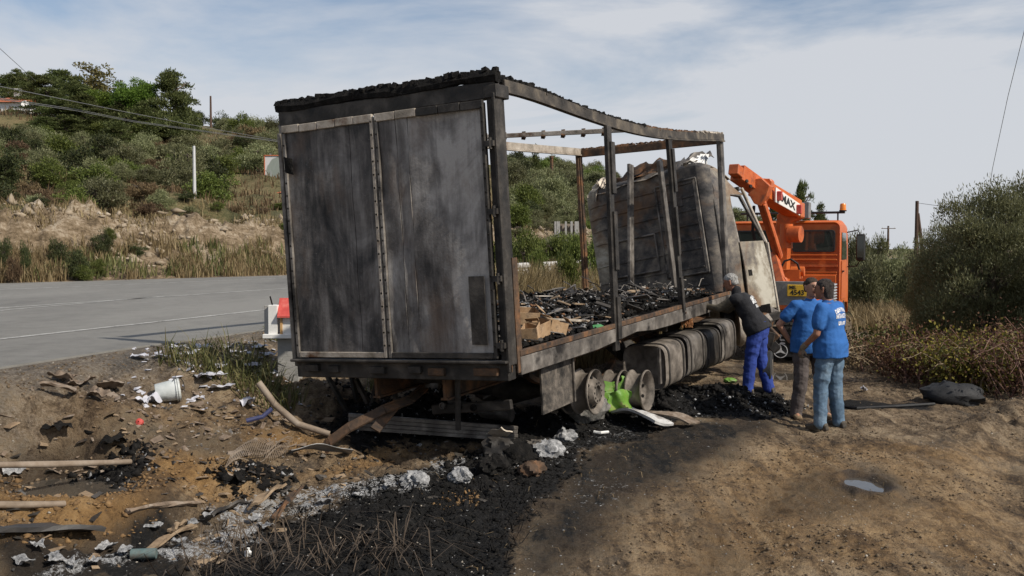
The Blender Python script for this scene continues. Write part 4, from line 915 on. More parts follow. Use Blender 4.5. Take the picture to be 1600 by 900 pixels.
def hand(mb, wr, fdir, pdir, curl=.5, thick=.010):
    """wr wrist, fdir direction of the fingers, pdir the way the palm faces"""
    f_ = Vector(fdir).normalized(); p_ = Vector(pdir); p_ = (p_-f_*p_.dot(f_)).normalized(); s_ = f_.cross(p_)
    wr = Vector(wr); kn = wr+f_*.085
    for k in (-1.5, -.5, .5, 1.5): capsule(mb, wr+s_*k*.010, .018, kn+s_*k*.020, .014)
    for k, L in zip((-1.5, -.5, .5, 1.5), (.070, .085, .080, .062)):
        a_ = kn+s_*k*.021; d1 = (f_*math.cos(curl*.7)+p_*math.sin(curl*.7)); d2 = (f_*math.cos(curl*1.9)+p_*math.sin(curl*1.9)); d3 = (f_*math.cos(curl*2.7)+p_*math.sin(curl*2.7))
        b_ = a_+d1*L*.45; c_ = b_+d2*L*.32; e_ = c_+d3*L*.25
        capsule(mb, a_, thick, b_, thick*.95, 8); capsule(mb, b_, thick*.95, c_, thick*.9, 8); capsule(mb, c_, thick*.9, e_, thick*.8, 8)
    t0 = wr+f_*.025+s_*.022; t1 = t0+(f_*.5+s_*.7+p_*.4).normalized()*.045; t2 = t1+(f_*.75+s_*.1+p_*.6).normalized()*.035
    capsule(mb, t0, .015, t1, .012, 8); capsule(mb, t1, .012, t2, .010, 8)
def head(mb, c, f_, tilt=0):
    """c: centre of the head, f_: facing; about 0.235 m tall"""
    f_ = Vector(f_).normalized(); l_ = Vector((0, 0, 1)).cross(f_).normalized(); u_ = f_.cross(l_); c = Vector(c)
    P = lambda a_, b_, d_: c+f_*a_+l_*b_+u_*d_
    rows = [(-.118, .010, .030, .028), (-.105, .018, .056, .046), (-.08, .012, .076, .060), (-.045, .008, .088, .069), (0, .0, .096, .074), (.04, -.004, .099, .077), (.075, -.008, .088, .070), (.10, -.012, .064, .052), (.116, -.014, .03, .025)]
    mb.rings([[P(o_+rx*math.cos(t_), ry*math.sin(t_), h) for t_ in [2*math.pi*k/20 for k in range(20)]] for h, o_, rx, ry in rows])
    capsule(mb, P(.090, 0, .018), .010, P(.116, 0, -.028), .015, 8); capsule(mb, P(.085, -.03, .026), .013, P(.085, .03, .026), .013, 8)
    capsule(mb, P(.084, -.018, -.062), .009, P(.084, .018, -.062), .009, 8); ell(mb, P(.078, 0, -.10), (.024, .024, .018))
    for s in (-1, 1): capsule(mb, P(-.012, s*.080, -.03), .012, P(-.02, s*.084, .022), .017, 8)
    return P
def person(name, label, loc, yaw, J, S):
    root = thing(name, label, 'person', loc, None, yaw); V = {k: Vector(v) for k, v in J.items()}
    hf = Vector(S['face']).normalized()
    b = MB(); P = head(b, V['head'], hf)
    capsule(b, V['neck'], .058, V['head']-Vector((0, 0, .05))-hf*.02, .054)
    pel, che = V['pelvis'], V['chest']; side_ = (V['sh_l']-V['sh_r']).normalized(); hs = (V['hip_l']-V['hip_r']).normalized()
    upv = (che-pel).normalized(); fw_ = side_.cross(upv).normalized()
    g = S.get('girth', 1.0)
    def torso(mb, k, bot=-.10, belly=0):
        rows = []
        for q, rx, ry in ((bot, .115, .165), (0, .12, .168), (.18, .115+belly, .155+belly*.6), (.5, .112+belly*.9, .150+belly*.5), (.8, .118, .165), (1.0, .115, .172), (1.14, .088, .150), (1.24, .058, .09)):
            c = pel+(che-pel)*q; s = hs.lerp(side_, max(0, min(1, q))).normalized(); f2 = s.cross(upv).normalized()
            rx2, ry2 = (rx, ry) if k < 1 or q > .3 else (max(rx, .142), max(ry, .190))
            rows.append((c, rx2*g*k, ry2*g*k, f2, s))
        loft(mb, rows)
    torso(b, .9)
    for s in 'lr':
        capsule(b, V['sh_'+s], .058, V['el_'+s], .043); capsule(b, V['el_'+s], .043, V['wr_'+s], .029)
        hand(b, V['wr_'+s], S['hand_'+s][0], S['hand_'+s][1], S['hand_'+s][2])
        capsule(b, V['hip_'+s], .082, V['kn_'+s], .056); capsule(b, V['kn_'+s], .056, V['an_'+s], .036)
        capsule(b, V['an_'+s], .034, V['an_'+s]+Vector(S['foot_'+s]).normalized()*.14+Vector((0, 0, -.05)), .028)
    eyes = [P(.088, s*.032, .012) for s in (-1, 1)]; brow = [P(.094, s*.034, .036) for s in (-1, 1)]; mouth = P(.095, 0, -.063)
    def paint(c):
        for e_ in eyes:
            if (c-e_).length < .0125: return 1
        for e_ in brow:
            q = c-e_
            if abs(q.z) < .007 and q.length < .022: return 3
        q = c-mouth
        if abs(q.z) < .010 and q.length < .026: return 2
        return 0
    fuse(b, 'body', .0065, [S['skin'], M_eye, M_lip, S['hair']], root, 3, paint)
    # hair
    h = MB(); c = V['head']
    L0 = S.get('hairlen', 0)
    rows = [(-.055-L0, -.062, .050, .066), (-.02, -.050, .068, .082), (.02, -.038, .080, .086), (.055, -.016, .096, .085), (.085, -.012, .092, .076), (.112, -.014, .066, .056), (.132, -.016, .030, .026)]
    h.rings([[P(o_+rx*math.cos(t_), ry*math.sin(t_), hh) for t_ in [2*math.pi*k/22 for k in range(22)]] for hh, o_, rx, ry in rows])
    for k in range(60):
        a_ = random.uniform(0, 2*math.pi); e_ = random.uniform(.1, 1.2); d_ = Vector((math.cos(a_)*math.cos(e_), math.sin(a_)*math.cos(e_), math.sin(e_)))
        p = P(-.03+.09*d_.x, .082*d_.y, .035+.092*d_.z)
        if d_.x > .55 and e_ < .75: continue
        capsule(h, p, .013, p+Vector((random.uniform(-.015, .015), random.uniform(-.015, .015), -.03-L0*.3)), .006, 6)
    fuse(h, 'hair', .0075, [S['hair']], root, 1)
    # shirt or vest with sleeves
    t_ = MB(); torso(t_, 1.06, S.get('hem', -.30), S.get('belly', 0))
    for s in 'lr':
        sh, el, wr = V['sh_'+s], V['el_'+s], V['wr_'+s]; e_ = sh.lerp(el, S['sleeve'])
        capsule(t_, sh+(che-sh)*.3, .088, sh, .078); capsule(t_, sh, .078, e_, S.get('sw', .066))
    capsule(t_, V['neck']-Vector((0, 0, .05)), .075, V['neck']+Vector((0, 0, S.get('collar', -.02))), .068)
    top = fuse(t_, S['topname'], .011, [S['top']], root, 4, None, .014, 7)
    if 'under' in S:
        for s in 'lr':
            u_ = MB(); capsule(u_, V['sh_'+s], .064, V['el_'+s], .055); capsule(u_, V['el_'+s], .055, V['wr_'+s]-(V['wr_'+s]-V['el_'+s])*.12, .043); fuse(u_, 'sleeve', .009, [S['under']], root, 3, None, .007, 11)
    # trousers
    q = MB(); rows = []
    for d_, rx, ry in ((-.13, .10, .145), (-.05, .125, .172), (.04, .128, .172), (.12, .120, .160)):
        c = pel+Vector((0, 0, d_)); rows.append((c, rx*g, ry*g, hs.cross(Vector((0, 0, 1))), hs))
    loft(q, rows)
    for s in 'lr':
        capsule(q, V['hip_'+s]+(V['hip_'+s]-pel)*.15, .112, V['kn_'+s], S.get('kw', .076)); capsule(q, V['kn_'+s], S.get('kw', .076), V['an_'+s]+Vector((0, 0, -.01)), S.get('aw', .066))
    fuse(q, 'trousers', .010, [S['legs']], root, 3, None, .016, 8)
    for s in 'lr':
        z = MB(); f_ = Vector(S['foot_'+s]).normalized(); a_ = V['an_'+s]; l_ = Vector((-f_.y, f_.x, 0)); g0 = Vector((a_.x, a_.y, 0))
        rows = [(g0-f_*.085+Vector((0, 0, .045)), .028, .04), (g0-f_*.07+Vector((0, 0, .055)), .035, .052), (g0+f_*.03+Vector((0, 0, .052)), .034, .055), (g0+f_*.11+Vector((0, 0, .04)), .028, .052), (g0+f_*.175+Vector((0, 0, .032)), .018, .035)]
        z.rings([[c+Vector((0, 0, 1))*rz_*math.sin(w2)+l_*ry*math.cos(w2) for w2 in [2*math.pi*k/14 for k in range(14)]] for c, rz_, ry in rows]); capsule(z, g0+Vector((0, 0, .07)), .05, a_+Vector((0, 0, .06)), .05)
        z.box(g0+f_*.035+Vector((0, 0, .014)), (.25, .085, .028), Matrix((f_, l_, Vector((0, 0, 1)))).transposed())
        fuse(z, 'shoe', .009, [S['shoe']], root, 2)
    if 'glove' in S:
        z = MB(); s = S['glove']; hand(z, V['wr_'+s], S['hand_'+s][0], S['hand_'+s][1], S['hand_'+s][2], .0135); capsule(z, V['wr_'+s]-(V['wr_'+s]-V['el_'+s]).normalized()*.05, .040, V['wr_'+s], .036); fuse(z, 'glove', .0065, [M_glove], root, 2)
    return root, top
def print_on(top, lines, origin, right, up, normal, mat):
    """lettering laid onto the cloth: each vertex is dropped onto the surface along -normal"""
    me0 = top.data; bv = BVHTree.FromPolygons([v.co.copy() for v in me0.vertices], [tuple(p.vertices) for p in me0.polygons])
    r_ = Vector(right).normalized(); n_ = Vector(normal).normalized(); u_ = n_.cross(r_)
    for txt, size, dy, arc, sx in lines:
        me = text_mesh(txt, size, arc, size*.035, sx, 0)
        bm = bmesh.new(); bm.from_mesh(me); bmesh.ops.triangulate(bm, faces=bm.faces); bmesh.ops.subdivide_edges(bm, edges=[e for e in bm.edges if e.calc_length() > .02], cuts=2); bm.to_mesh(me); bm.free()
        for v in me.vertices:
            p = Vector(origin)+r_*v.co.x+u_*(v.co.y+dy); hit = bv.ray_cast(p+n_*.4, -n_)
            v.co = (hit[0]+n_*.005) if hit[0] is not None else p
        link('print', me, mat, top)
def face_of(dx, dy): return math.atan2(dy, dx)
# 1. the man in the black vest, bending over the bed
g1 = gp(1181, 615); y1 = face_of(-.80, .45)
J = dict(pelvis=(-.02, 0, .93), chest=(.20, 0, 1.32), neck=(.30, 0, 1.45), head=(.39, .0, 1.59), sh_l=(.24, .20, 1.37), sh_r=(.24, -.20, 1.37), el_l=(.50, .22, 1.22), el_r=(.48, -.20, 1.18), wr_l=(.74, .12, 1.24), wr_r=(.70, -.05, 1.22),
         hip_l=(-.02, .095, .90), hip_r=(-.02, -.095, .90), kn_l=(.05, .12, .49), kn_r=(-.04, -.11, .49), an_l=(.08, .14, .08), an_r=(-.16, -.12, .08))
S = dict(face=(.95, .05, -.30), skin=M_skind, hair=M_hairg, top=M_vest, topname='vest', sleeve=.12, under=M_olive, legs=M_work, shoe=M_shoe, hand_l=((1, -.3, 0), (0, 0, -1), .9), hand_r=((1, .1, 0), (0, .2, -1), .9), foot_l=(1, .15, 0), foot_r=(1, -.2, 0), hem=-.12, collar=.03, sw=.08, girth=1.2, kw=.09, aw=.08)
m_vest, top = person('person', 'grey-haired man in black vest and blue work trousers leaning into the burnt bed', g1, y1, J, S)
print_on(top, [('ΟΔΙΚΗ ΒΟΗΘΕΙΑ', .065, .07, 1.3, .62), ('ΜΠΑΛΩΤΗΣ', .075, .0, .4, .7), ('ΚΙΝ. 69780', .06, -.075, 0, .7)], (.02, -.06, 1.33), (0, -1, 0), (0, 0, 1), (-.88, -.20, .42), M_wink)
for s in (-1,):
    z = MB(); z.tube([(-.02, -.205, .95), (.0, -.21, .75), (-.035, -.195, .5), (-.09, -.20, .3)], .007, 5); o = z.build('trouser_piping', M_wink, [c for c in m_vest.children if c.name.startswith('trousers')][0])
# 2. the man facing the camera, hand on hip
g2 = gp(1263, 655); y2 = face_of(.25, -.95)
J = dict(pelvis=(0, 0, .95), chest=(.02, 0, 1.40), neck=(.02, 0, 1.52), head=(.05, 0, 1.67), sh_l=(.01, .205, 1.44), sh_r=(.01, -.205, 1.44), el_l=(-.02, .30, 1.16), el_r=(-.10, -.37, 1.20), wr_l=(.10, .27, .92), wr_r=(-.10, -.22, .99),
         hip_l=(0, .10, .92), hip_r=(0, -.10, .92), kn_l=(.05, .14, .50), kn_r=(.03, -.13, .50), an_l=(.02, .20, .08), an_r=(-.03, -.16, .08))
S = dict(face=(1, -.02, .02), skin=M_skin, hair=M_hairbr, top=M_shirt, topname='t_shirt', sleeve=.55, legs=M_browntr, shoe=M_tanb, hand_l=((.2, 0, -1), (0, -1, 0), .4), hand_r=((.3, .5, -.6), (.2, 1, 0), .6), foot_l=(1, .35, 0), foot_r=(1, -.3, 0), belly=.03, sw=.084, girth=1.2, hem=-.22, kw=.088, aw=.078)
m_b, top = person('person', 'man in blue T-shirt and brown trousers facing the camera, hand on hip', g2, y2, J, S)
print_on(top, [('ΟΔΙΚΗ ΒΟΗΘΕΙΑ', .026, .03, 1.5, .8), ('ΜΠΑΛΩΤΗΣ', .028, 0, 0, .9), ('ΚΙΝ. 69780', .024, -.03, 0, .9)], (.14, .10, 1.36), (0, 1, 0), (0, 0, 1), (1, 0, .1), M_wink)
# 3. the man seen from behind, in jeans
g3 = gp(1296, 669); y3 = face_of(-.70, .70)
J = dict(pelvis=(0, 0, .95), chest=(.02, 0, 1.39), neck=(.04, 0, 1.51), head=(.10, 0, 1.65), sh_l=(.02, .205, 1.43), sh_r=(.02, -.205, 1.43), el_l=(.04, .27, 1.14), el_r=(.02, -.27, 1.14), wr_l=(.24, .22, .96), wr_r=(.22, -.24, .92),
         hip_l=(0, .10, .92), hip_r=(0, -.10, .92), kn_l=(.05, .14, .49), kn_r=(.0, -.12, .49), an_l=(.02, .19, .08), an_r=(-.05, -.13, .08))
S = dict(face=(.97, .20, -.03), skin=M_skind, hair=M_hairb, hairlen=.055, top=M_shirt, topname='t_shirt', sleeve=.62, legs=M_jean, shoe=M_shoe, hand_l=((.35, 0, -1), (-.3, -1, 0), .7), hand_r=((.3, 0, -1), (0, 1, 0), .5), foot_l=(1, .12, 0), foot_r=(1, -.12, 0), sw=.082, glove='l', hem=-.24, kw=.088, aw=.074, girth=1.2)
m_c, top = person('person', 'dark-haired man in blue T-shirt and faded jeans, seen from behind, wearing a work glove', g3, y3, J, S)
print_on(top, [('ΟΔΙΚΗ ΒΟΗΘΕΙΑ', .06, .075, 1.3, .62), ('ΜΠΑΛΩΤΗΣ', .07, 0, .2, .68), ('ΚΙΝ. 69780', .058, -.085, 0, .72)], (-.1, -.03, 1.34), (0, -1, 0), (0, 0, 1), (-1, 0, .12), M_wink)
# ------------------------------------------------------------------ plants
ML = dict(
 olive=leafmat('olive_leaf', [(.080, .088, .036), (.165, .172, .080), (.26, .265, .14)], .5, .28),
 stone=leafmat('stone_pine_needles', [(.045, .08, .012), (.10, .165, .023), (.17, .25, .04)], .6, .3, .12),
 pine=leafmat('pine_needles', [(.038, .05, .015), (.085, .105, .033), (.15, .165, .058)], .6, .28, .2),
 yellow=leafmat('turning_leaf', [(.08, .08, .025), (.16, .15, .05), (.27, .235, .085)], .6, .3, .15),
 green=leafmat('green_leaf', [(.052, .074, .016), (.11, .145, .032), (.185, .215, .055)], .55, .28, .3),
 dark=leafmat('dark_leaf', [(.018, .024, .010), (.042, .052, .018), (.08, .085, .03)], .6, .15, .3),
 dry=leafmat('dry_leaf', [(.07, .045, .025), (.14, .095, .05), (.22, .16, .09)], .8, .25, .3),
 straw=leafmat('straw', [(.13, .09, .042), (.23, .17, .088), (.34, .265, .15)], .8, .3, .15),
 grass=leafmat('grass', [(.05, .06, .02), (.12, .13, .045), (.24, .21, .09)], .7, .3, .15),
 flower=leafmat('weed_flower', [(.05, .06, .016), (.13, .125, .028), (.30, .25, .04)], .7, .3, .15),
 red=leafmat('autumn_leaf', [(.05, .022, .014), (.11, .055, .03), (.20, .12, .06)], .7, .25, .2))
def unit(a): return a/np.maximum(1e-9, np.linalg.norm(a, axis=1))[:, None]
def leafquads(P, A, size, aspect):
    """one pointed quad at each P, pointing along A"""
    n = len(P); A = unit(A); B = unit(np.cross(A, RS.normal(size=(n, 3)))); L = (size*RS.uniform(.6, 1.35, n))[:, None]
    V = np.stack([P, P+A*L*.5+B*L*aspect*.5, P+A*L, P+A*L*.5-B*L*aspect*.5], 1).reshape(-1, 3)
    return V, np.arange(4*n).reshape(-1, 4)
def crown_mesh(name, clumps, per, size, aspect, up=.35):
    """clumps: (centre, radii) ellipsoids filled with leaves near their surface"""
    Ps = []; As = []
    for c, r in clumps:
        k = max(20, int(per*RS.uniform(.6, 1.4))); d = unit(RS.normal(size=(k, 3))); d[:, 2] = np.where(d[:, 2] < -.3, -d[:, 2]*.6, d[:, 2])
        q = RS.uniform(.45, 1.08, k)[:, None]; Ps.append(np.array(c)+d*q*np.array(r)); As.append(d*.8+RS.normal(size=(k, 3))*.6+np.array([0, 0, up]))
    V, F = leafquads(np.vstack(Ps), np.vstack(As), size, aspect); return npmesh(name, V, F)
def trunk_mesh(h, r, n=5, spread=.6, stems=1, limb_z=.45):
    mb = MB()
    for s in range(stems):
        a = random.uniform(0, 6.28); o = Vector((math.cos(a), math.sin(a), 0))*(0 if stems == 1 else r*2)
        top = o*2.5+Vector((random.uniform(-.1, .1)*h, random.uniform(-.1, .1)*h, h))
        pts = [o*.6+(top-o)*k+Vector((.03*h*math.sin(k*6+s), .03*h*math.cos(k*5), 0)) for k in (0, .25, .5, .75, 1)]
        pts[0].z = -.25
        mb.tube(pts, [r*1.25, r, r*.8, r*.6, r*.25], 7)
        for i in range(n):
            k = random.uniform(limb_z, .95); p = o+(top-o)*k; b = random.uniform(0, 6.28); L = h*spread*random.uniform(.3, .6)
            e = p+Vector((math.cos(b)*L, math.sin(b)*L, L*random.uniform(.2, .7))); mb.tube([p, p.lerp(e, .5)+Vector((0, 0, -.05*L)), e], [r*.45, r*.3, r*.08], 5)
    me = bpy.data.meshes.new('trunk'); me.from_pydata([tuple(v) for v in mb.v], [], mb.f); me.update(); return me
def blobs(n, W, H, z0, r0, r1, flat=.75, shell=.5):
    """clump centres spread through an ellipsoid of width W and height H standing on z0"""
    out = []
    for i in range(n):
        d = RS.normal(size=3); d /= np.linalg.norm(d); q = RS.uniform(shell, .95)
        r = RS.uniform(r0, r1); out.append(((d[0]*q*(W/2-r*.6), d[1]*q*(W/2-r*.6), z0+H/2+d[2]*q*(H/2-r*.5)), (r, r, r*flat)))
    return out
# prototypes are one unit high-ish; sizes in metres, scaled per plant
KIND = {}
def kind(key, name, cat, mat, variants): KIND[key] = (name, cat, ML[mat], variants)
def vs_(f, n): return [f(i) for i in range(n)]
kind('stone', 'stone_pine', 'tree', 'stone', vs_(lambda i: (trunk_mesh(5, .2, 7, .55, 1, .4), crown_mesh('crown', blobs(70, 6, 4.4, 2.2, .6, 1.1, .7, .5), 230, .22, .42), 6, 6.6), 2))
kind('pine', 'pine_tree', 'tree', 'pine', vs_(lambda i: (trunk_mesh(6.4, .2, 9, .4, 1, .25), crown_mesh('crown', [((RS.normal()*1.5*(1-k*.75), RS.normal()*1.5*(1-k*.75), 1.2+5.6*k), (.95-.45*k, .95-.45*k, .5)) for k in RS.uniform(0, 1, 70)], 170, .26, .34, .6), 5.5, 7.2), 3))
kind('thin', 'turning_poplar', 'tree', 'yellow', vs_(lambda i: (trunk_mesh(6, .15, 12, .45, 2, .3), crown_mesh('crown', blobs(45, 5.5, 5.6, 1.5, .4, .85, .8, .3), 60, .26, .5), 5.5, 7.0), 1))
kind('olive', 'olive_bush', 'shrub', 'olive', vs_(lambda i: (trunk_mesh(1.6, .09, 6, .6, 3), crown_mesh('crown', blobs(40, 3.2, 2.7, -.5, .4, .75, .8, .45), 150, .16, .32, .5), 3.2, 2.5), 4))
kind('green', 'green_bush', 'shrub', 'green', vs_(lambda i: (trunk_mesh(1.6, .08, 6, .6, 3), crown_mesh('crown', blobs(36, 3.0, 2.9, -.5, .4, .7, .85, .4), 150, .15, .45, .4), 3.0, 2.6), 3))
kind('dark', 'dark_bush', 'shrub', 'dark', vs_(lambda i: (trunk_mesh(1.3, .07, 6, .6, 4), crown_mesh('crown', blobs(32, 2.8, 2.3, -.45, .35, .65, .8, .4), 140, .14, .40, .4), 2.8, 2.0), 3))
kind('dry', 'dry_bush', 'shrub', 'dry', vs_(lambda i: (trunk_mesh(.9, .04, 9, .7, 5, .2), crown_mesh('crown', blobs(24, 2.4, 1.5, -.3, .3, .5, .7, .3), 100, .17, .25, .6), 2.4, 1.3), 2))
kind('cypress', 'cypress_tree', 'tree', 'pine', [(trunk_mesh(5, .15, 3, .1), crown_mesh('crown', [((RS.normal()*.25, RS.normal()*.25, .6+6*k), (.75*(1-k)+.15, .75*(1-k)+.15, .5)) for k in RS.uniform(0, 1, 40)], 120, .24, .3, 1.0), 2.2, 6.8)])
kind('near', 'olive_bush', 'shrub', 'olive', vs_(lambda i: (trunk_mesh(2.4, .08, 9, .6, 5), crown_mesh('crown', blobs(80, 3.6, 3.5, -.3, .35, .7, .85, .45), 640, .075, .26, .6), 3.6, 3.3), 2))
NPL = 0
def plant(key, x, y, w_, h_, label, group, z=None, vi=None):
    global NPL
    name, cat, m_, vr = KIND[key]; tm, cm, W0, H0 = vr[NPL % len(vr) if vi is None else vi]; NPL += 1
    t_ = thing(name, label, cat, (x, y, gh(x, y) if z is None else z), group, random.uniform(0, 6.28)); t_.scale = (w_/W0, w_/W0, h_/H0)
    for nm, me, mm in (('trunk', tm, M_bark), ('crown', cm, m_)):
        if not me.materials: me.materials.append(mm)
        o = bpy.data.objects.new(nm, me); COL.objects.link(o); o.parent = t_
    return t_
def grow(key, px, pytop, Y, wpx, label, group=None, vi=None):
    p = at(px, pytop, Y); z = gh(p.x, p.y); return plant(key, p.x, p.y, wpx/FPX*Y, max(.5, p.z-z), label, group, z, vi)
# the wood on the hilltop
grow('stone', 212, 122, 80, 84, 'round-headed bright green stone pine on the hilltop, tallest of the two', None, 0)
grow('stone', 165, 138, 82, 76, 'smaller bright green stone pine below the turning tree on the hilltop', None, 1)
grow('pine', 264, 112, 80, 96, 'big dark pine at the open end of the hilltop wood')
grow('thin', 143, 90, 90, 96, 'tall thin tree with yellowing leaves above the hilltop wood')
for (px, py, Y, wp) in ((24, 114, 92, 56), (62, 124, 86, 74), (92, 115, 88, 70), (118, 126, 84, 76), (75, 145, 80, 80), (128, 155, 78, 84), (190, 165, 79, 70), (240, 172, 80, 66), (8, 128, 98, 60), (44, 118, 96, 50), (160, 160, 84, 70), (100, 158, 78, 76), (225, 165, 78, 64), (285, 150, 84, 56), (150, 176, 76, 70), (185, 190, 74, 60), (110, 186, 74, 66), (70, 190, 73, 60)):
    grow('pine', px, py-6, Y, wp*1.18, 'dark pine of the hilltop wood left of the bright green pines', 'dark pines in the hilltop wood')
gs = ('grey-green olive bush on the hillside', 'mid-green bush on the hillside', 'dark evergreen bush on the hillside', 'brown dry scrub bush on the hillside')
GL = dict(olive=(gs[0], 'olive bushes on the hillside'), green=(gs[1], 'green bushes on the hillside'), dark=(gs[2], 'dark bushes on the hillside'), dry=(gs[3], 'dry scrub on the hillside'))
KEEP = [(408, 480, 240, 284, 72), (438, 470, 276, 304, 57), (-10, 52, 120, 174, 84), (300, 306, 226, 296, 50), (324, 334, 150, 186, 122), (862, 910, 340, 352, 62)]
def scatter(n, pxr, tr, wr, kinds, hs=.78):
    c = 0; placed = []
    while c < n:
        px = RS.uniform(*pxr); tt = tr[0]+(tr[1]-tr[0])*RS.uniform(0, 1)**1.1; k = (px-800)/FPX
        # depth at which this bearing lies tt beyond the asphalt
        Y = (tt-FE0[0]*math.cos(FED)+FE0[1]*math.sin(FED))/(-k*math.cos(FED)+math.sin(FED)); X = k*Y
        c += 1
        w_ = RS.uniform(*wr)*(.8+.4*min(1, tt/40))
        if any(math.hypot(X-a, Y-b) < .36*(w_+s) for a, b, s in placed): continue
        pt = 390-(gh(X, Y)+w_*hs*1.4-CAMZ)/Y*FPX; hw = w_*.75/Y*FPX
        if any(Y < K[4] and px+hw > K[0] and px-hw < K[1] and pt < K[3] for K in KEEP): continue
        placed.append((X, Y, w_)); ky = RS.choice(list(kinds.keys()), p=list(kinds.values()))
        where = 'on the slope hidden behind the lorry cab' if px > 960 else 'in the olive grove seen through the lorry frame' if px > 700 else 'low on the slope above the cut bank' if tt < 20 else 'half way up the slope' if tt < 45 else 'near the crest of the hill'
        bs = 'small ' if w_ < (wr[0]+wr[1])/2 else 'broad '
        plant(ky, X, Y, w_, w_*hs*RS.uniform(.8, 1.2)*(.6 if ky == 'dry' else 1), bs+GL[ky][0].replace('on the hillside', where), (bs+GL[ky][1]).replace('on the hillside', where))
scatter(330, (-60, 300), (7.5, 42), (1.3, 2.8), dict(olive=.34, green=.22, dark=.14, dry=.30))
scatter(330, (280, 480), (7.5, 84), (1.5, 3.6), dict(olive=.36, green=.24, dark=.18, dry=.22))
scatter(420, (790, 960), (12, 110), (2.4, 4.2), dict(olive=.66, green=.2, dark=.12, dry=.02), .85)
scatter(60, (790, 960), (4, 14), (1.6, 2.8), dict(olive=.5, green=.3, dark=.15, dry=.05), .8)
scatter(170, (960, 1250), (4, 60), (2.2, 4.0), dict(olive=.6, green=.22, dark=.14, dry=.04), .85)
# bushes rooted in the cut bank
for (px, py, Y, wp, ky) in ((158, 352, 35, 36, 'dark'), (92, 365, 33, 40, 'dark'), (120, 380, 32, 40, 'dark'), (212, 378, 36, 40, 'dark'), (40, 368, 31, 22, 'dark'), (60, 322, 37, 40, 'dark'), (172, 352, 36, 22, 'green'), (5, 362, 31, 30, 'dark'), (300, 345, 43, 30, 'dry'), (240, 345, 40, 26, 'dry'), (152, 400, 33, 30, 'green'), (440, 325, 52, 50, 'green'), (445, 390, 44, 30, 'green'), (340, 325, 46, 26, 'green'), (410, 340, 48, 24, 'dry'), (20, 390, 30, 30, 'dry'), (130, 410, 32, 36, 'green'), (75, 300, 38, 50, 'dry'), (290, 300, 46, 40, 'dark')):
    grow(ky, px, py, Y, wp, *{'dark': ('dark low bush rooted in the cut bank above the road', 'dark bushes on the cut bank'), 'green': ('green weedy bush rooted in the cut bank above the road', 'green bushes on the cut bank'), 'dry': ('brown dry bush rooted in the cut bank above the road', 'dry bushes on the cut bank')}[ky])
for i in range(26):
    px = RS.uniform(800, 960); Y = RS.uniform(40, 60); grow(('olive', 'green', 'olive')[i % 3], px, RS.uniform(354, 378), Y, RS.uniform(40, 70), ('grey-green bush', 'leafy green bush', 'grey-green bush')[i % 3]+' below the ruined building across the road', ('olive', 'green', 'olive')[i % 3]+' bushes below the ruin')
# lone named plants
grow('green', 378, 224, 76, 46, 'bright round green bush beside the faded billboard', None, 0)
grow('dark', 152, 268, 44, 60, 'large dark bush at the lip of the cut bank', None, 1)
grow('cypress', 838, 226, 108, 20, 'dark pointed cypress on the skyline behind the lorry frame')
for (px, py, Y, wp) in ((1252, 286, 58, 44), (1228, 305, 54, 40), (1282, 318, 50, 50), (1210, 310, 60, 44)): grow('pine', px, py, Y, wp, 'pine showing behind the crane truck', 'pines behind the crane truck')
for (px, py, Y, wp, ky) in ((1340, 343, 48, 52, 'olive'), (1310, 338, 52, 50, 'olive'), (1370, 352, 60, 50, 'olive'), (1355, 378, 32, 80, 'olive'), (1398, 380, 33, 84, 'olive'), (1430, 385, 30, 70, 'olive'), (1345, 390, 38, 60, 'olive'), (1415, 372, 60, 60, 'olive'), (1460, 370, 50, 70, 'olive'), (1520, 360, 55, 90, 'olive'), (1590, 350, 60, 90, 'olive'), (1240, 345, 50, 60, 'olive'), (1270, 355, 42, 60, 'olive'), (1180, 340, 55, 80, 'olive'), (1130, 330, 60, 80, 'olive')):
    grow(ky, px, py, Y, wp, 'olive bush growing beyond the far end of the dirt track', 'olive bushes beyond the track')
for (px, py, Y, wp) in ((820, 345, 26, 60), (862, 350, 30, 70), (900, 352, 27, 60), (940, 350, 30, 60), (835, 372, 24, 44), (885, 378, 23, 50), (790, 350, 28, 60)):
    grow('green', px, py, Y, wp, 'weedy green bush on the verge seen through the lorry frame', 'verge bushes behind the lorry')
# the big olive bushes on the right
for (px, py, Y, wp, vi, lb) in ((1545, 262, 17.5, 230, 0, 'large silvery olive bush rising over the brambles right of the track'), (1640, 255, 18.5, 240, 1, None), (1478, 330, 19.5, 130, 1, 'lower olive bush leaning out beside the large silvery one'), (1720, 290, 16, 240, 0, None), (1450, 395, 21, 80, 0, 'small dark olive bush where the dry grass meets the thicket')):
    grow('near', px, py, Y, wp, lb or 'tall olive bush deep in the thicket behind the large silvery one', None if lb else 'olive bushes deep in the thicket', vi)
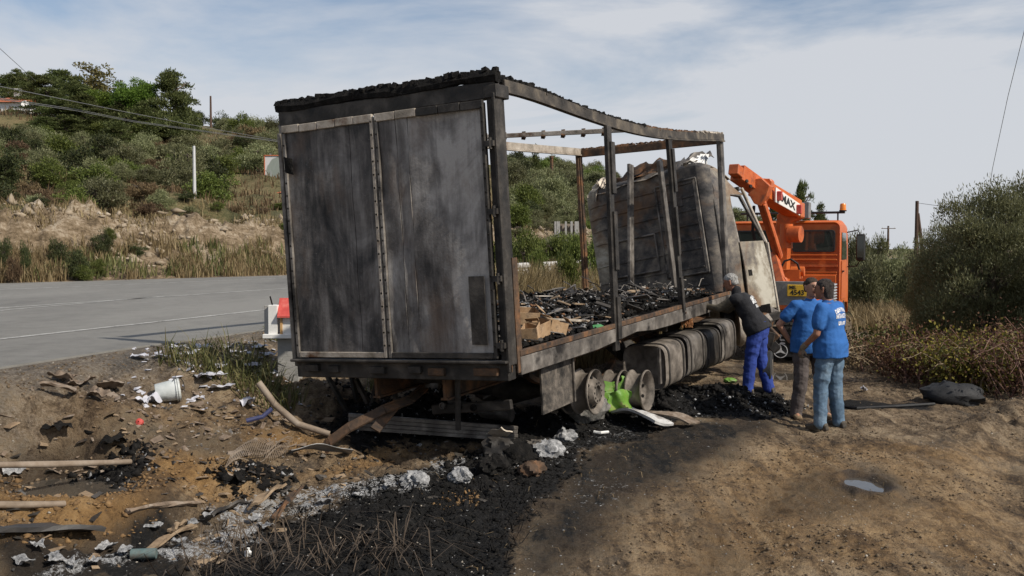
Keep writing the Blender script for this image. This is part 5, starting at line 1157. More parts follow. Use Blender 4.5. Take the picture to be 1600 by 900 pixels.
# brambles and weeds below them
def thicket(name, label, box, n_stem, n_leaf, lm, leaf, hgt, stem_m, bias=(0, 0, 0), asp=.6):
    x0, x1, y0, y1 = box; cx, cy = (x0+x1)/2, (y0+y1)/2; z0 = gh(cx, cy)
    t_ = thing(name, label, 'shrub', (cx, cy, z0)); mb = MB(); P = []; A = []
    for i in range(n_stem):
        x, y = random.uniform(x0, x1), random.uniform(y0, y1); z = gh(x, y)-z0-.06; a = random.uniform(0, 6.28); L = random.uniform(.5, 1.5)*hgt; b = Vector((math.cos(a)+bias[0], math.sin(a)+bias[1], 0))
        pts = []
        for k in range(7):
            s = k/6; pts.append(Vector((x-cx, y-cy, z))+b*L*.75*s+Vector((.05*math.sin(s*7+i), .05*math.cos(s*6+i), hgt*random.uniform(.9, 1.1)*(s*1.9-1.25*s*s)*random.uniform(.85, 1.1)*(.5+L/hgt*.4))))
        mb.tube(pts, [.010, .010, .009, .008, .007, .005, .003], 4)
        for q in pts[1:]:
            P += [tuple(q)]*(n_leaf//(n_stem*6)+1)
    o = mb.build('stems', stem_m, t_); o['kind'] = 'stuff'
    P = np.array(P)+RS.normal(size=(len(P), 3))*np.array([.13, .13, .12]); P[:, 2] = np.maximum(P[:, 2], .02)
    V, F = leafquads(P, RS.normal(size=(len(P), 3))+np.array([0, 0, .5]), leaf, asp); me = npmesh('foliage', V, F); o = link('foliage', me, lm, t_); o['kind'] = 'stuff'
M_stem = pm('bramble_stem', [(.06, .03, .025), (.15, .08, .06), (.24, .16, .11)], 8, .9, 0, 0)
M_stemd = pm('dry_stem', [(.20, .15, .09), (.36, .28, .18)], 8, .9, 0, 0)
def w2(px, py): p = gp(px, py); return p.x, p.y
thicket('bramble_thicket', 'tangled red-brown bramble under the large silvery olive bush', (6.9, 10.5, 12.6, 15.5), 260, 14000, ML['red'], .045, 1.15, M_stem)
thicket('bramble_thicket', 'low dark bramble spilling over the edge of the track', (6.0, 8.2, 14.2, 16.8), 150, 9000, ML['red'], .05, .75, M_stem)
thicket('flowering_weed', 'yellow-green flowering weed clump in front of the brambles', (6.5, 7.6, 13.9, 15.0), 90, 8000, ML['flower'], .055, .95, M_stemd)
thicket('flowering_weed', 'green leafy weed patch at the track edge beside dry stalks', (6.6, 7.7, 16.5, 18.6), 80, 6000, ML['green'], .06, .7, M_stemd)
thicket('dry_stalks', 'bleached dry stalks leaning over the track edge', (6.0, 7.4, 15.8, 18.5), 140, 600, ML['straw'], .07, .65, M_stemd, (-.6, 0))
# grass
def blades(name, P, mat, L, wd, lean=.45, label=None, curve=.5):
    n = len(P); a = RS.uniform(0, 2*math.pi, n); l = L*RS.uniform(.45, 1.3, n); ln = lean*RS.uniform(.2, 1.4, n)
    d = np.stack([np.cos(a), np.sin(a), np.zeros(n)], 1); s = np.stack([-np.sin(a), np.cos(a), np.zeros(n)], 1)*wd/2
    up = np.array([0, 0, 1.])
    p1 = P+up*(l*.5)[:, None]+d*(l*ln*.35)[:, None]; p2 = P+up*(l*(.92-curve*ln*.5))[:, None]+d*(l*ln)[:, None]
    V = np.stack([P-s, P+s, p1+s*.8, p1-s*.8, p2+s*.15, p2-s*.15], 1).reshape(-1, 3); b = np.arange(n)[:, None]*6
    F = np.vstack([b+np.array([[0, 1, 2, 3]]), b+np.array([[3, 2, 4, 5]])])
    o = link(name, npmesh(name, V, F), mat); tag(o, label, 'grass', None, 'stuff'); return o
def onground(x, y, dz=-.02): return np.stack([x, y, gz(x, y)+dz], 1)
def strip(n, pxr, tr):
    px = RS.uniform(pxr[0], pxr[1], n); tt = RS.uniform(tr[0], tr[1], n); k = (px-800)/FPX
    Y = (tt-FE0[0]*math.cos(FED)+FE0[1]*math.sin(FED))/(-k*math.cos(FED)+math.sin(FED)); return k*Y, Y
x, y = strip(22000, (-60, 1250), (.15, 2.8)); k = fbm(x, y, .5, 3, 90) > -.10; blades('roadside_grass', onground(x[k], y[k]), ML['straw'], .52, .035, .4, 'dry straw-coloured grass along the foot of the cut bank')
x, y = strip(4200, (-60, 1250), (.3, 2.6)); k = fbm(x, y, .35, 3, 95) > .04; blades('roadside_weeds', onground(x[k], y[k]), ML['grass'], .55, .05, .4, 'green and yellow-flowered weeds along the foot of the cut bank')
x, y = strip(11000, (-60, 960), (2.6, 9)); k = fbm(x, y, .45, 3, 92) > -.02; blades('bank_grass', onground(x[k], y[k]), ML['straw'], .34, .035, .6, 'thin dry grass on the rocky face of the cut bank')
x, y = strip(30000, (-60, 1000), (7, 60)); k = fbm(x, y, .2, 3, 93) > -.08; blades('hill_grass', onground(x[k], y[k]), ML['dry'], .55, .07, .5, 'brown dry undergrowth between the bushes on the hillside')
def patch(n, poly_px):
    P = np.array(pl(poly_px)); lo, hi = P.min(0), P.max(0); x = RS.uniform(lo[0], hi[0], n); y = RS.uniform(lo[1], hi[1], n); k = inpoly(x, y, pl(poly_px), .01) > .5; return x[k], y[k]
x = RS.uniform(-1.2, 4.5, 42000); y = RS.uniform(15, 27, 42000); e = near_e(x, y); tl = np.array([(TMI @ Vector((a, b, 1))).y for a, b in zip(x, y)]); k = (e > .3) & (e < 6.0) & (tl > 2.75) & (fbm(x, y, .6, 2, 94) > -.25)
blades('verge_grass', onground(x[k], y[k]), ML['straw'], .85, .022, .5, 'tall dry grass on the verge seen through the lorry frame')
x = RS.uniform(-4.2, -1.5, 5200); y = RS.uniform(9.6, 12.6, 5200); e = near_e(x, y); tl = np.array([(TMI @ Vector((a, b, 1))).y for a, b in zip(x, y)]); k = (tl > 2.6) & (e > .55) & (fbm(x, y, 1.1, 3, 96) > .0)
blades('shrine_grass', onground(x[k], y[k]), ML['grass'], .36, .013, .95, 'long green and yellow grass around the roadside shrine', .9)
x = RS.uniform(9, 17, 16000); y = RS.uniform(22, 40, 16000); k = ((x/y) > .355) & (fbm(x, y, .3, 2, 97) > -.2); blades('track_end_grass', onground(x[k], y[k]), ML['straw'], .55, .03, .5, 'pale dry grass at the far end of the track')
x = RS.uniform(5.6, 9, 5000); y = RS.uniform(9, 22, 5000); q = (x-5.9)*.96-(y-8)*.28; k = (q > .2) & (fbm(x, y, .9, 2, 98) > .02); blades('edge_grass', onground(x[k], y[k]), ML['dry'], .24, .012, 1.0, 'withered grass tufts along the right edge of the track')
# ------------------------------------------------------------------ roadside shrine, billboard, houses, poles, wires, guard rail
sp = gp(446, 592); SY = sp.y; sq = SY/FPX
def S_(px, py, dy=0): return at(px, py, SY+dy)
sh = thing('roadside_shrine', 'small white church-shaped roadside shrine with red roof on a concrete pillar', 'shrine', sp)
def sbox(px0, px1, py0, py1, d0, d1, name, m_, parent=sh, bev=.004):
    a_ = S_(px0, py1, d0); b_ = S_(px1, py0, d0); mb = MB(); mb.box(((a_.x+b_.x)/2, SY+(d0+d1)/2, (a_.z+b_.z)/2), (b_.x-a_.x, d1-d0, b_.z-a_.z)); return mb.build(name, m_, parent, sp, bevel=bev)
sbox(434, 466, 529, 600, .06, .26, 'pillar', M_concrete)
sbox(410, 488, 522.5, 529, -.04, .40, 'slab', M_white)
body = sbox(439, 482, 494, 522.5, .0, .34, 'body', M_white)
sbox(437.5, 441, 494, 522.5, -.012, .01, 'quoin', pm('ochre_paint', [(.45, .26, .10), (.55, .34, .15)], 8, .8, 0, .1), body, .002)
q = MB(); q.lathe([(0, .014), (-.004, .014), (-.004, .001)], S_(456.5, 508.5, -.004), (0, 1, 0), 12); q.build('peep_hole', M_char, body, sp)
sbox(419, 433, 477, 522.5, .0, .16, 'bell_tower', M_white); sbox(413, 418.6, 477, 522.5, .06, .2, 'side_buttress', M_concrete)
q = MB(); A_, B_ = S_(433, 496.5, -.05), S_(490, 496.5, -.05); C2, D2 = S_(490, 468, .17), S_(437, 468, .17); E1, F1 = S_(433, 490, .39), S_(490, 490, .39)
q.prism([A_, B_, C2, D2], (0, .0, .018)); q.build('roof_slope', M_red, sh, sp); q = MB(); q.prism([D2, C2, F1, E1], (0, 0, .018)); q.build('roof_slope', M_red, sh, sp)
q = MB(); q.prism([S_(440, 494, .17)+Vector((0, -.15, 0)), S_(440, 494, .17)+Vector((0, .15, 0)), S_(440, 469, .17)], (.02, 0, 0)); q.build('gable', M_white, sh, sp)
q = MB(); q.bar(S_(422, 463, .08), S_(426, 478, .08), .012, .02, (0, 1, 0)); q.build('broken_cross', M_char, sh, sp)
# billboard
M_bill, _t, _b = base_mat('faded_poster'); _v = coords(_t, 'Object'); _s = _t.nodes.new('ShaderNodeSeparateXYZ'); _t.links.new(_v, _s.inputs[0])
_n = noise(_t, .8, 6, .6, _v); _d = math_(_t, 'ADD', math_(_t, 'POWER', math_(_t, 'DIVIDE', math_(_t, 'ADD', _s.outputs[0], .1), 1.1), 2.), math_(_t, 'POWER', math_(_t, 'DIVIDE', math_(_t, 'SUBTRACT', _s.outputs[2], 1.0), 1.0), 2.))
_k = rng(_t, math_(_t, 'ADD', _d, math_(_t, 'MULTIPLY', math_(_t, 'SUBTRACT', _n, .5), 1.4)), .9, 1.0, 1, 0); _c = mixrgb(_t, _k, (.55, .55, .55), (.24, .27, .24)); _c = mixrgb(_t, rng(_t, noise(_t, 3, 6, .7, coords(_t, 'Object', (1, 1, .3))), .55, .7), _c, (.3, .32, .31)); _t.links.new(_c, _b.inputs['Base Color']); _b.inputs['Roughness'].default_value = .9
BY = 72; c0 = at(414, 286, BY); c1_ = at(474, 243, BY); gb_ = Vector(((c0.x+c1_.x)/2, BY, gh((c0.x+c1_.x)/2, BY)))
bil = thing('billboard', 'weathered white billboard with a faded grey patch on the hillside', 'billboard', gb_)
q = MB(); q.box((gb_.x, BY, (c0.z+c1_.z)/2), (c1_.x-c0.x, .08, c1_.z-c0.z)); q.build('panel', M_bill, bil, Vector((gb_.x-.1, BY, c0.z))).location = Vector((gb_.x-.1, BY, c0.z))-gb_
q = MB(); q.box((gb_.x, BY-.05, c1_.z), (c1_.x-c0.x+.1, .1, .07)); q.box((c0.x, BY-.05, (c0.z+c1_.z)/2), (.06, .1, c1_.z-c0.z)); q.build('edge_trim', M_tile, bil, gb_)
for x in (c0.x+.4, c1_.x-.4): q = MB(); q.box((x, BY+.1, (gb_.z-.5+c1_.z)/2), (.12, .12, c1_.z-gb_.z+.8)); q.build('post', M_grey, bil, gb_)
# houses
def house(label, pxc, py_e, Y, w_, d_, ht, rise, extra=None):
    p = at(pxc, py_e, Y); z0 = p.z-ht; b0 = Vector((p.x, Y, z0)); h = thing('house', label, 'house', b0)
    q = MB(); q.box((p.x, Y+d_/2, z0+ht/2-.6), (w_, d_, ht+1.2)); wl = q.build('wall', M_white, h, b0)
    o = .35; x0, x1, y0, y1 = p.x-w_/2-o, p.x+w_/2+o, Y-o, Y+d_+o; zt = z0+ht
    q = MB(); r0, r1 = Vector((x0+w_*.3, (y0+y1)/2, zt+rise)), Vector((x1-w_*.3, (y0+y1)/2, zt+rise)); V4 = [Vector((x0, y0, zt)), Vector((x1, y0, zt)), Vector((x1, y1, zt)), Vector((x0, y1, zt))]
    q.add(V4+[r0, r1], [(0, 1, 5, 4), (1, 2, 5), (2, 3, 4, 5), (3, 0, 4), (3, 2, 1, 0)]); rf = q.build('roof', M_tile, h, b0)
    q = MB(); q.box((p.x-w_*.12, Y+d_*.5, zt+rise+.1), (.5, .5, 1.3)); q.build('chimney', M_white if extra != 'red' else M_red, rf, b0)
    for k in (-.28, .22):
        q = MB(); q.box((p.x+w_*k, Y-.01, z0+ht*.55), (1.0, .06, 1.1)); wn = q.build('window', M_glass, h, b0); q = MB(); q.box((p.x+w_*k, Y-.03, z0+ht*.55-.62), (1.2, .16, .08)); q.build('sill', M_concrete, wn, b0)
    return h, p, b0
h1, p, b0 = house('white house with orange tiled roof and satellite dish among the hilltop pines', 10, 160, 84, 4.2, 6, 2.9, .9)
q = MB(); q.box((p.x+.6, 83.2, b0.z+.9), (3.6, 1.5, .5)); bc = q.build('balcony', M_white, h1, b0); q = MB(); q.box((p.x+.6, 83.2, b0.z+.58), (3.9, 1.7, .12)); q.build('balcony_slab', M_tile, bc, b0)
q = MB(); dc = at(39.5, 163, 82.6); q.lathe([(0, .02), (.03, .18), (.09, .30), (.10, .30), (.06, .02)], dc, (.3, -1, .3), 18); q.tube([dc, dc+Vector((0, .3, -.5))], .03, 6); q.tube([dc+Vector((0, .3, -.5)), Vector((p.x+1.9, 83.9, b0.z+1.4))], .03, 6); q.build('satellite_dish', M_white, h1, b0)
house('low house with a red roof below the billboard', 476, 302, 58, 2.6, 4, 1.9, .55, 'red')
q = MB(); q.box(at(459.5, 293, 57.6), (.30, .3, .95)); tag(q.build('chimney_stack', M_red, None, at(459.5, 306, 57.6), own=True), 'red chimney stack rising beside the low red roof', 'chimney')
a_ = at(862, 247, 118); z0 = gh(a_.x, 118); q = MB(); q.tube([(a_.x, 118, z0-.3), (a_.x, 118, a_.z)], .20, 8); q.lathe([(0, .28), (.25, .28)], a_, (0, 0, 1), 8, True); tag(q.build('chimney_stack', M_rust, None, (a_.x, 118, z0), own=True), 'thin brown chimney stack on the skyline behind the lorry frame', 'chimney')
# ruined stone building seen through the frame
rp0 = at(886, 362, 62); rbz = gh(rp0.x, 62); ru = thing('ruined_building', 'ruined stone building with pale pillars seen through the lorry frame', 'building', (rp0.x, 62, rbz))
for k, (px, w_) in enumerate(((868, .14), (872, .24), (884, .12), (893, .14), (901, .26))):
    a_ = at(px, 346, 62); q = MB(); q.box((a_.x, 62, (a_.z+rbz-.3)/2), (w_, .3, a_.z-rbz+.3)); q.build('pillar', M_concrete, ru, (rp0.x, 62, rbz))
a_ = at(866, 347, 62); b_ = at(906, 347, 62); q = MB(); q.box(((a_.x+b_.x)/2, 62.5, (a_.z+rbz)/2-.2), (b_.x-a_.x, .35, a_.z-rbz+.2)); q.build('stone_wall', pm('rubble_stone', [(.10, .08, .06), (.22, .18, .14), (.34, .29, .24)], 3, .95, 0, .6), ru, (rp0.x, 62, rbz))
# poles
def pole(name, label, px, pyt, pyb, Y, r, m_, arm=None):
    t_ = at(px, pyt, Y); z0 = gh(t_.x, Y); b0 = Vector((t_.x, Y, z0)); h = thing(name, label, 'pole', b0)
    q = MB(); q.tube([(t_.x, Y, z0-.4), (t_.x, Y, t_.z)], [r, r*.7], 10); q.build('shaft', m_, h, b0, smooth=True)
    if arm:
        q = MB(); q.bar((t_.x-arm, Y-.1, t_.z-.4), (t_.x+arm, Y-.1, t_.z-.4), .1, .1); c = q.build('crossarm', m_, h, b0)
        for k in (-.85, 0, .85): q = MB(); q.lathe([(0, .05), (.06, .06), (.10, .03), (.18, .04), (.2, .01)], (t_.x+arm*k, Y-.1, t_.z-.35), (0, 0, 1), 8); q.build('insulator', M_white, c, b0)
    return h, t_, b0
pole('lamp_pole', 'pale grey bare metal pole standing on the scrubby slope', 303, 228, 303, 50, .10, pm('galvanised_steel', [(.5, .5, .5), (.62, .62, .61)], 6, .5, .3, 0))
pole('utility_pole', 'lone thin pole on the bare crest of the hill', 329, 150, 182, 122, .16, M_pole)
h, t_, b0 = pole('utility_pole', 'braced dark wooden pole behind the large olive bush', 1433, 314, 382, 58, .14, M_pole)
q = MB(); e_ = at(1447, 378, 58); q.tube([(t_.x+.05, 58, t_.z-.75), (e_.x+.1, 58, gh(e_.x, 58)-.2)], .11, 8); q.build('brace', M_pole, h, b0)
pole('utility_pole', 'far utility pole with a crossarm at the end of the track', 1388, 353, 380, 150, .2, M_pole, 1.1)
h, tp_, b0 = pole('utility_pole', 'utility pole carrying the power lines, hidden behind the lorry body', 540, 232, 300, 90, .15, M_pole, 1.0)
def wire(pts, label, grp=None, r=.018):
    P = [at(*p) for p in pts]; n = 40; out = []
    for i in range(len(P)-1):
        for k in range(n//(len(P)-1)): out.append(P[i].lerp(P[i+1], k/(n//(len(P)-1))))
    out.append(P[-1]); q = MB(); q.tube(out, r, 5); return tag(q.build('power_line', M_wire, None, out[-1], own=True), label, 'cable', grp)
wire([(-160, 108, 30), (0, 135, 39), (192, 174, 54), (330, 201, 68), (462, 224, 82), (541, 238, 90)], 'upper power line sagging across the hillside', None, .02)
for d_ in (0, 2.2): wire([(-160, 126+d_, 30), (0, 153+d_, 39), (120, 171+d_, 48), (210, 189+d_*.8, 56), (330, 206+d_*.6, 68), (462, 224.5+d_*.3, 82), (541, 238, 90)], 'one of the close pair of lower power lines across the hillside', 'paired lower power lines', .016)
wire([(-120, -32, 40), (0, 76, 62), (56, 127, 84)], 'single line dropping steeply into the hilltop pines', None, .02)
wire([(1660, -230, 26), (1600, 50, 30), (1575, 150, 33), (1551, 262, 36), (1540, 330, 38)], 'thin guy wire slanting down behind the large olive bush', None, .010)
wire([(1433, 317, 58), (1490, 325, 52), (1560, 330, 46)], 'slack wire from the braced pole into the olive bushes', None, .014)
# guard rail along the near edge of the asphalt, beyond the shrine
gr = None
def ne(s, off=.35): return Vector((NE0[0]+math.sin(NED)*s+math.cos(NED)*off, NE0[1]+math.cos(NED)*s-math.sin(NED)*off, 0))
g0 = ne(14); gr = thing('guard_rail', 'pale steel guard rail along the road edge behind the lorry', 'guard rail', (g0.x, g0.y, gh(g0.x, g0.y)))
q = MB(); rows = []
for s in np.linspace(14, 52, 20):
    p = ne(s, .12); rows.append([(p.x+dx*math.cos(NED), p.y-dx*math.sin(NED), RZ+z) for dx, z in ((0, .42), (.05, .47), (.05, .53), (0, .57), (.05, .62), (.05, .68), (0, .73), (-.02, .73), (-.02, .42))])
q.rings(rows); q.build('rail', pm('weathered_galvanised', [(.42, .40, .38), (.6, .58, .55)], 4, .6, .2, .1), gr, gr.location)
for s in np.arange(14.5, 52, 4): p = ne(s, .2); q = MB(); q.box((p.x, p.y, RZ+.2), (.10, .08, 1.0)); q.build('post', M_grey, gr, gr.location)
# ------------------------------------------------------------------ debris
def lumps(n, size, seed, flat=.7):
    """n irregular lumps (deformed octahedra); returns unit arrays ready to be placed"""
    rs = np.random.RandomState(seed); O = np.array([[1, 0, 0], [-1, 0, 0], [0, 1, 0], [0, -1, 0], [0, 0, 1], [0, 0, -1.]])
    V = O[None]*rs.uniform(.5, 1.3, (n, 6, 1))+rs.normal(size=(n, 6, 3))*.22
    s = size[0]+(size[1]-size[0])*rs.uniform(0, 1, n)**2.5; V = V*s[:, None, None]; V[:, :, 2] *= flat*rs.uniform(.5, 1.3, n)[:, None]
    a = rs.uniform(0, 6.28, n); c, s_ = np.cos(a)[:, None], np.sin(a)[:, None]; x = V[:, :, 0]*c-V[:, :, 1]*s_; y = V[:, :, 0]*s_+V[:, :, 1]*c; V[:, :, 0] = x; V[:, :, 1] = y*rs.uniform(.5, 1, n)[:, None]
    F = np.array([[0, 2, 4], [2, 1, 4], [1, 3, 4], [3, 0, 4], [2, 0, 5], [1, 2, 5], [3, 1, 5], [0, 3, 5]]); return V, F, s
def strew(name, x, y, size, mat, label, seed, flat=.7, z=None, sink=.25, cat='debris'):
    n = len(x); V, F, s = lumps(n, size, seed, flat); zz = gz(x, y) if z is None else z
    V = V+np.stack([x, y, zz+s*flat*(.5-sink)], 1)[:, None, :]
    me = npmesh(name, V.reshape(-1, 3), (np.arange(n)[:, None, None]*6+F[None]).reshape(-1, 3)); o = link(name, me, mat); return tag(o, label, cat, None, 'stuff')
def sector(n, r0, r1, a0=-34, a1=34, pw=1.0):
    r = r0+(r1-r0)*RS.uniform(0, 1, n)**pw; a = np.radians(RS.uniform(a0, a1, n)); return r*np.sin(a), r*np.cos(a)
def offroad(x, y): return (near_e(x, y) > .1)
M_clod = pm('earth_clod', [(.06, .042, .026), (.125, .088, .052), (.20, .142, .088)], 3, .95, 0, .5); M_clodo = pm('ochre_clod', [(.12, .07, .03), (.25, .15, .065)], 4, .95, 0, .5)
M_stone = pm('pale_stone', [(.24, .21, .17), (.42, .38, .32)], 3, .9, 0, .4)
x, y = sector(70000, 4.5, 22, pw=.9); k = offroad(x, y) & ((fbm(x, y, .8, 3, 101) > -.03) | (x < -.5)) & (gmask(x, y, BURN, 51) < .28); strew('earth_clods', x[k], y[k], (.003, .022), M_clod, 'loose brown clods of earth strewn over the ground', 1)
x = RS.uniform(4.6, 9.5, 2600); y = RS.uniform(6.5, 14, 2600); k = (x-5.6)*.96-(y-8)*.28 > RS.uniform(-.6, 1, 2600); strew('mound_clods', x[k], y[k], (.015, .10), M_clod, 'big clods of churned earth on the right-hand mound', 13)
x, y = sector(1100, 5, 16, -6, 34); k = RS.uniform(0, 1, len(x)) < .8; blades('straw_bits', onground(x[k], y[k], .004), ML['straw'], .022, .006, 8.0, 'scattered straw bits on the track', 1.8)
x, y = sector(22000, 4.5, 15, -34, -2); k = offroad(x, y) & (gmask(x, y, OCH, 71) > .35); strew('ochre_clods', x[k], y[k], (.005, .035), M_clodo, 'ochre clods of churned earth in the left foreground', 2)
x, y = sector(9000, 5, 22); k = offroad(x, y) & ((fbm(x, y, .7, 2, 103) > .05) | (near_e(x, y) < 2.2)); strew('pale_stones', x[k], y[k], (.003, .014), M_stone, 'small pale stones scattered over the ground', 3)
x, y = strip(1500, (-60, 960), (1.4, 6.5)); k = fbm(x, y, .5, 3, 120) > .0; strew('bank_rocks', x[k], y[k], (.04, .34), pm('bank_rock', [(.16, .12, .08), (.30, .24, .17), (.44, .38, .30)], 1.5, .95, 0, .5), 'pale broken rock on the face of the cut bank', 14)
x, y = sector(60000, 4.5, 17, -34, 22); k = gmask(x, y, BURN[:1], 51) > .45; strew('charred_fragments', x[k], y[k], (.005, .030), M_char, 'black charred fragments covering the burnt ground', 4)
x, y = sector(16000, 4.5, 17, -34, 14); k = gmask(x, y, ASHP[:1], 61)*RS.uniform(0, 1, len(x)) > .45; strew('ash_flakes', x[k], y[k], (.005, .022), M_ash, 'pale grey ash flakes in a streak across the burnt ground', 5, .5)
x, y = sector(9000, 4.5, 17, -34, 16); k = (gmask(x, y, BURN, 51) > .3) & (RS.uniform(0, 1, len(x)) > .6); strew('ash_specks', x[k], y[k], (.003, .014), M_ash, 'white ash specks on the black ground', 6, .5)
hx = []; hy = []
for (a0, b0, a1, b1, wd, ht) in HEAPS[:6]+HEAPS[7:9]:
    n = 1100 if wd > .26 else 500; k = RS.uniform(0, 1, n); hx.append(a0+(a1-a0)*k+RS.normal(size=n)*wd*.6); hy.append(b0+(b1-b0)*k+RS.normal(size=n)*wd*.6)
hx = np.concatenate(hx); hy = np.concatenate(hy); strew('charred_chunks', hx, hy, (.008, .055), M_char, 'heaped charred chunks beside the sunken lorry', 7, .8)
k = RS.uniform(0, 1, len(hx)) > .86; strew('grey_cinders', hx[k]+.02, hy[k]-.03, (.008, .035), M_ash, 'grey cinders mixed into the charred heaps', 8, .8)
# charred load on the bed
n = 24000; u = RS.uniform(.25, 7.2, n); v = RS.uniform(.12, 2.4, n); h = np.maximum(0, .03+.15*np.exp(-((u-4.9)/1.6)**2)+fbm(u, v, 1.6, 3, 111)*.26)*np.minimum(1, v/.3)
P = np.array([tuple(t2w(a, b, .2+c*.9)) for a, b, c in zip(u, v, h)])
strew('charred_load', P[:, 0], P[:, 1], (.008, .055), M_char, 'black charred cargo remains heaped on the lorry bed', 9, .8, P[:, 2]); k = RS.uniform(0, 1, n) > .94; strew('pale_scraps', P[k, 0], P[k, 1], (.008, .035), M_ash, 'pale burnt scraps in the charred cargo on the bed', 10, .6, P[k, 2]+.03)
k = RS.uniform(0, 1, n) > .965; strew('rusty_scraps', P[k, 0], P[k, 1], (.01, .045), M_rust, 'rust-brown scraps in the charred cargo on the bed', 12, .6, P[k, 2]+.03)
def bedz(x_, y_): return .2+.9*max(0, .06+.16*math.exp(-((x_-4.6)/1.8)**2)+float(fbm(np.array([x_]), np.array([y_]), 1.6, 3, 111)[0])*.28)*min(1, y_/.3)
def bp(px, py, zz=.32):
    p = tplane(px, py, 2, zz); return p if p.y > .2 else tplane(px, py, 1, .22)
def wobble(p0, p1, n, amp): return [Vector(p0).lerp(Vector(p1), k/n)+Vector((0, 0, amp*math.sin(k*2.1))) for k in range(n+1)]
def own(mb, name, mat, label, cat, base, grp=None, **kw): return tag(mb.build(name, mat, None, base, own=True, **kw), label, cat, grp)
W_ = lambda p: TM @ p
for nm, m_, cnt, lab in (('pale_strips', M_sootL, 70, 'pale burnt strips and slats lying in the charred cargo'), ('brown_strips', M_wood, 40, 'brown wooden slivers lying in the charred cargo'), ('black_sheets', M_soot, 90, 'black twisted sheet scraps lying in the charred cargo')):
    mb = MB()
    for i in range(cnt):
        k_ = random.randrange(n); c = Vector(P[k_])+Vector((0, 0, .05)); L = random.uniform(.08, .4); a = random.uniform(0, 6.28); mb.box(c, (L, random.uniform(.02, .09), random.uniform(.004, .02)), Euler((random.uniform(-.6, .6), random.uniform(-.45, .45), a)).to_matrix(), random.uniform(.6, 1))
    tag(mb.build(nm, m_), lab, 'debris', None, 'stuff')
# wires and rods sticking from the load (burnt springs and cables)
mb = MB(); 
for i in range(70):
    a = t2w(random.uniform(4.2, 7.2), random.uniform(.3, 2.2), .35); d = Vector((random.uniform(-1, 1), random.uniform(-1, 1), random.uniform(.1, .7)))*random.uniform(.1, .32)
    mb.tube([a, a+d*.5+Vector((0, 0, .05)), a+d], .008, 4)
tag(mb.build('burnt_wire_tangle', M_sootL), 'tangle of burnt wires and rods before the cab wall', 'debris', None, 'stuff')
for (p, q, r, m_, lab) in (((858, 499), (948, 503), .020, M_bleach, 'pale straight batten lying on the charred bed'), ((962, 502), (1062, 487), .034, M_sootL, 'scorched tube lying along the middle of the bed'), ((880, 512), (850, 494), .02, M_wood, 'short wooden slat among the boxes on the bed')):
    a = W_(bp(*p, .34)); b = W_(bp(*q, .36)); mb = MB(); mb.bar(a, b, r*2, r*1.4) if m_ is not M_sootL else mb.tube([a, a.lerp(b, .5), b], r, 9); own(mb, 'batten' if m_ is not M_sootL else 'tube', m_, lab, 'debris', a, bevel=.004 if m_ is not M_sootL else 0)
for i, (px, py, w_, ry, lab) in enumerate(((822, 494, .26, .3, 'torn brown cardboard box standing behind the rear post'), (842, 513, .2, .9, 'flattened cardboard carton on the bed edge'), (868, 512, .20, .5, 'crushed small carton beside the green bottle'), (830, 520, .22, 1.4, 'cardboard carton tipped on its side at the bed edge'))):
    c = W_(bp(px, py, .36)); M_ = Euler((random.uniform(-.3, .3), random.uniform(-.3, .3), ry)).to_matrix(); t_ = thing('carton', lab, 'box', c)
    for (cc, ss) in (((0, 0, -.07), (w_, w_*.7, .006)), ((w_/2, 0, 0), (.006, w_*.7, .15)), ((-w_/2, 0, 0), (.006, w_*.7, .15)), ((0, w_*.35, 0), (w_, .006, .15)), ((0, -w_*.35, 0), (w_, .006, .15))): mb = MB(); mb.box(M_ @ Vector(cc), ss, M_); mb.build('panel', M_cardb, t_)
    mb = MB(); mb.box(M_ @ Vector((w_*.6, 0, .10)), (w_*.4, w_*.6, .006), M_ @ Euler((0, .6, 0)).to_matrix()); mb.build('flap', M_cardb, t_)
M_green = pm('green_plastic', [(.05, .20, .07), (.10, .30, .12)], 6, .4, 0, .1, dirt=((.05, .04, .03), .6)); M_bag = pm('green_sack', [(.09, .20, .025), (.15, .30, .04)], 4, .5, 0, .3, dirt=((.26, .17, .10), .50))
c = W_(bp(918, 514, .36)); mb = MB(); mb.lathe([(0, .015), (.008, .04), (.15, .04), (.19, .013), (.21, .013)], c, (.8, -.2, .1), 14, True); own(mb, 'bottle', M_green, 'melted green plastic bottle lying on the bed edge', 'bottle', c, smooth=True)
mb = MB(); c = W_(bp(1063, 488, .34))
for i in range(60):
    s_ = random.uniform(-.10, .10); mb.tube([c+Vector((-.15+s_, .1, .06+random.uniform(0, .05))), c+Vector((-.05+s_, .0, .10)), c+Vector((.03+s_*.6, -.22, .02)), c+Vector((.05+s_*.8, -.27, -.14+random.uniform(-.06, .06)))], .006, 4)
own(mb, 'wire_bundle', pm('rusty_fibre', [(.20, .08, .03), (.36, .17, .07)], 9, .9, 0, 0), 'rust-coloured bundle of fibres hanging over the bed rail', 'debris', c)
a = W_(tplane(1075, 487, 1, .35)); hb = m_vest.matrix_world
bpy.context.view_layer.update(); wl = m_vest.matrix_world @ Vector((.78, .05, 1.215)); b = wl+(wl-a).normalized()*.12; mb = MB(); mb.tube([a-(wl-a).normalized()*.5, a, wl, b], .032, 10); own(mb, 'pipe', M_sootL, 'scorched pipe held by the man in the black vest', 'pipe', a, smooth=True)
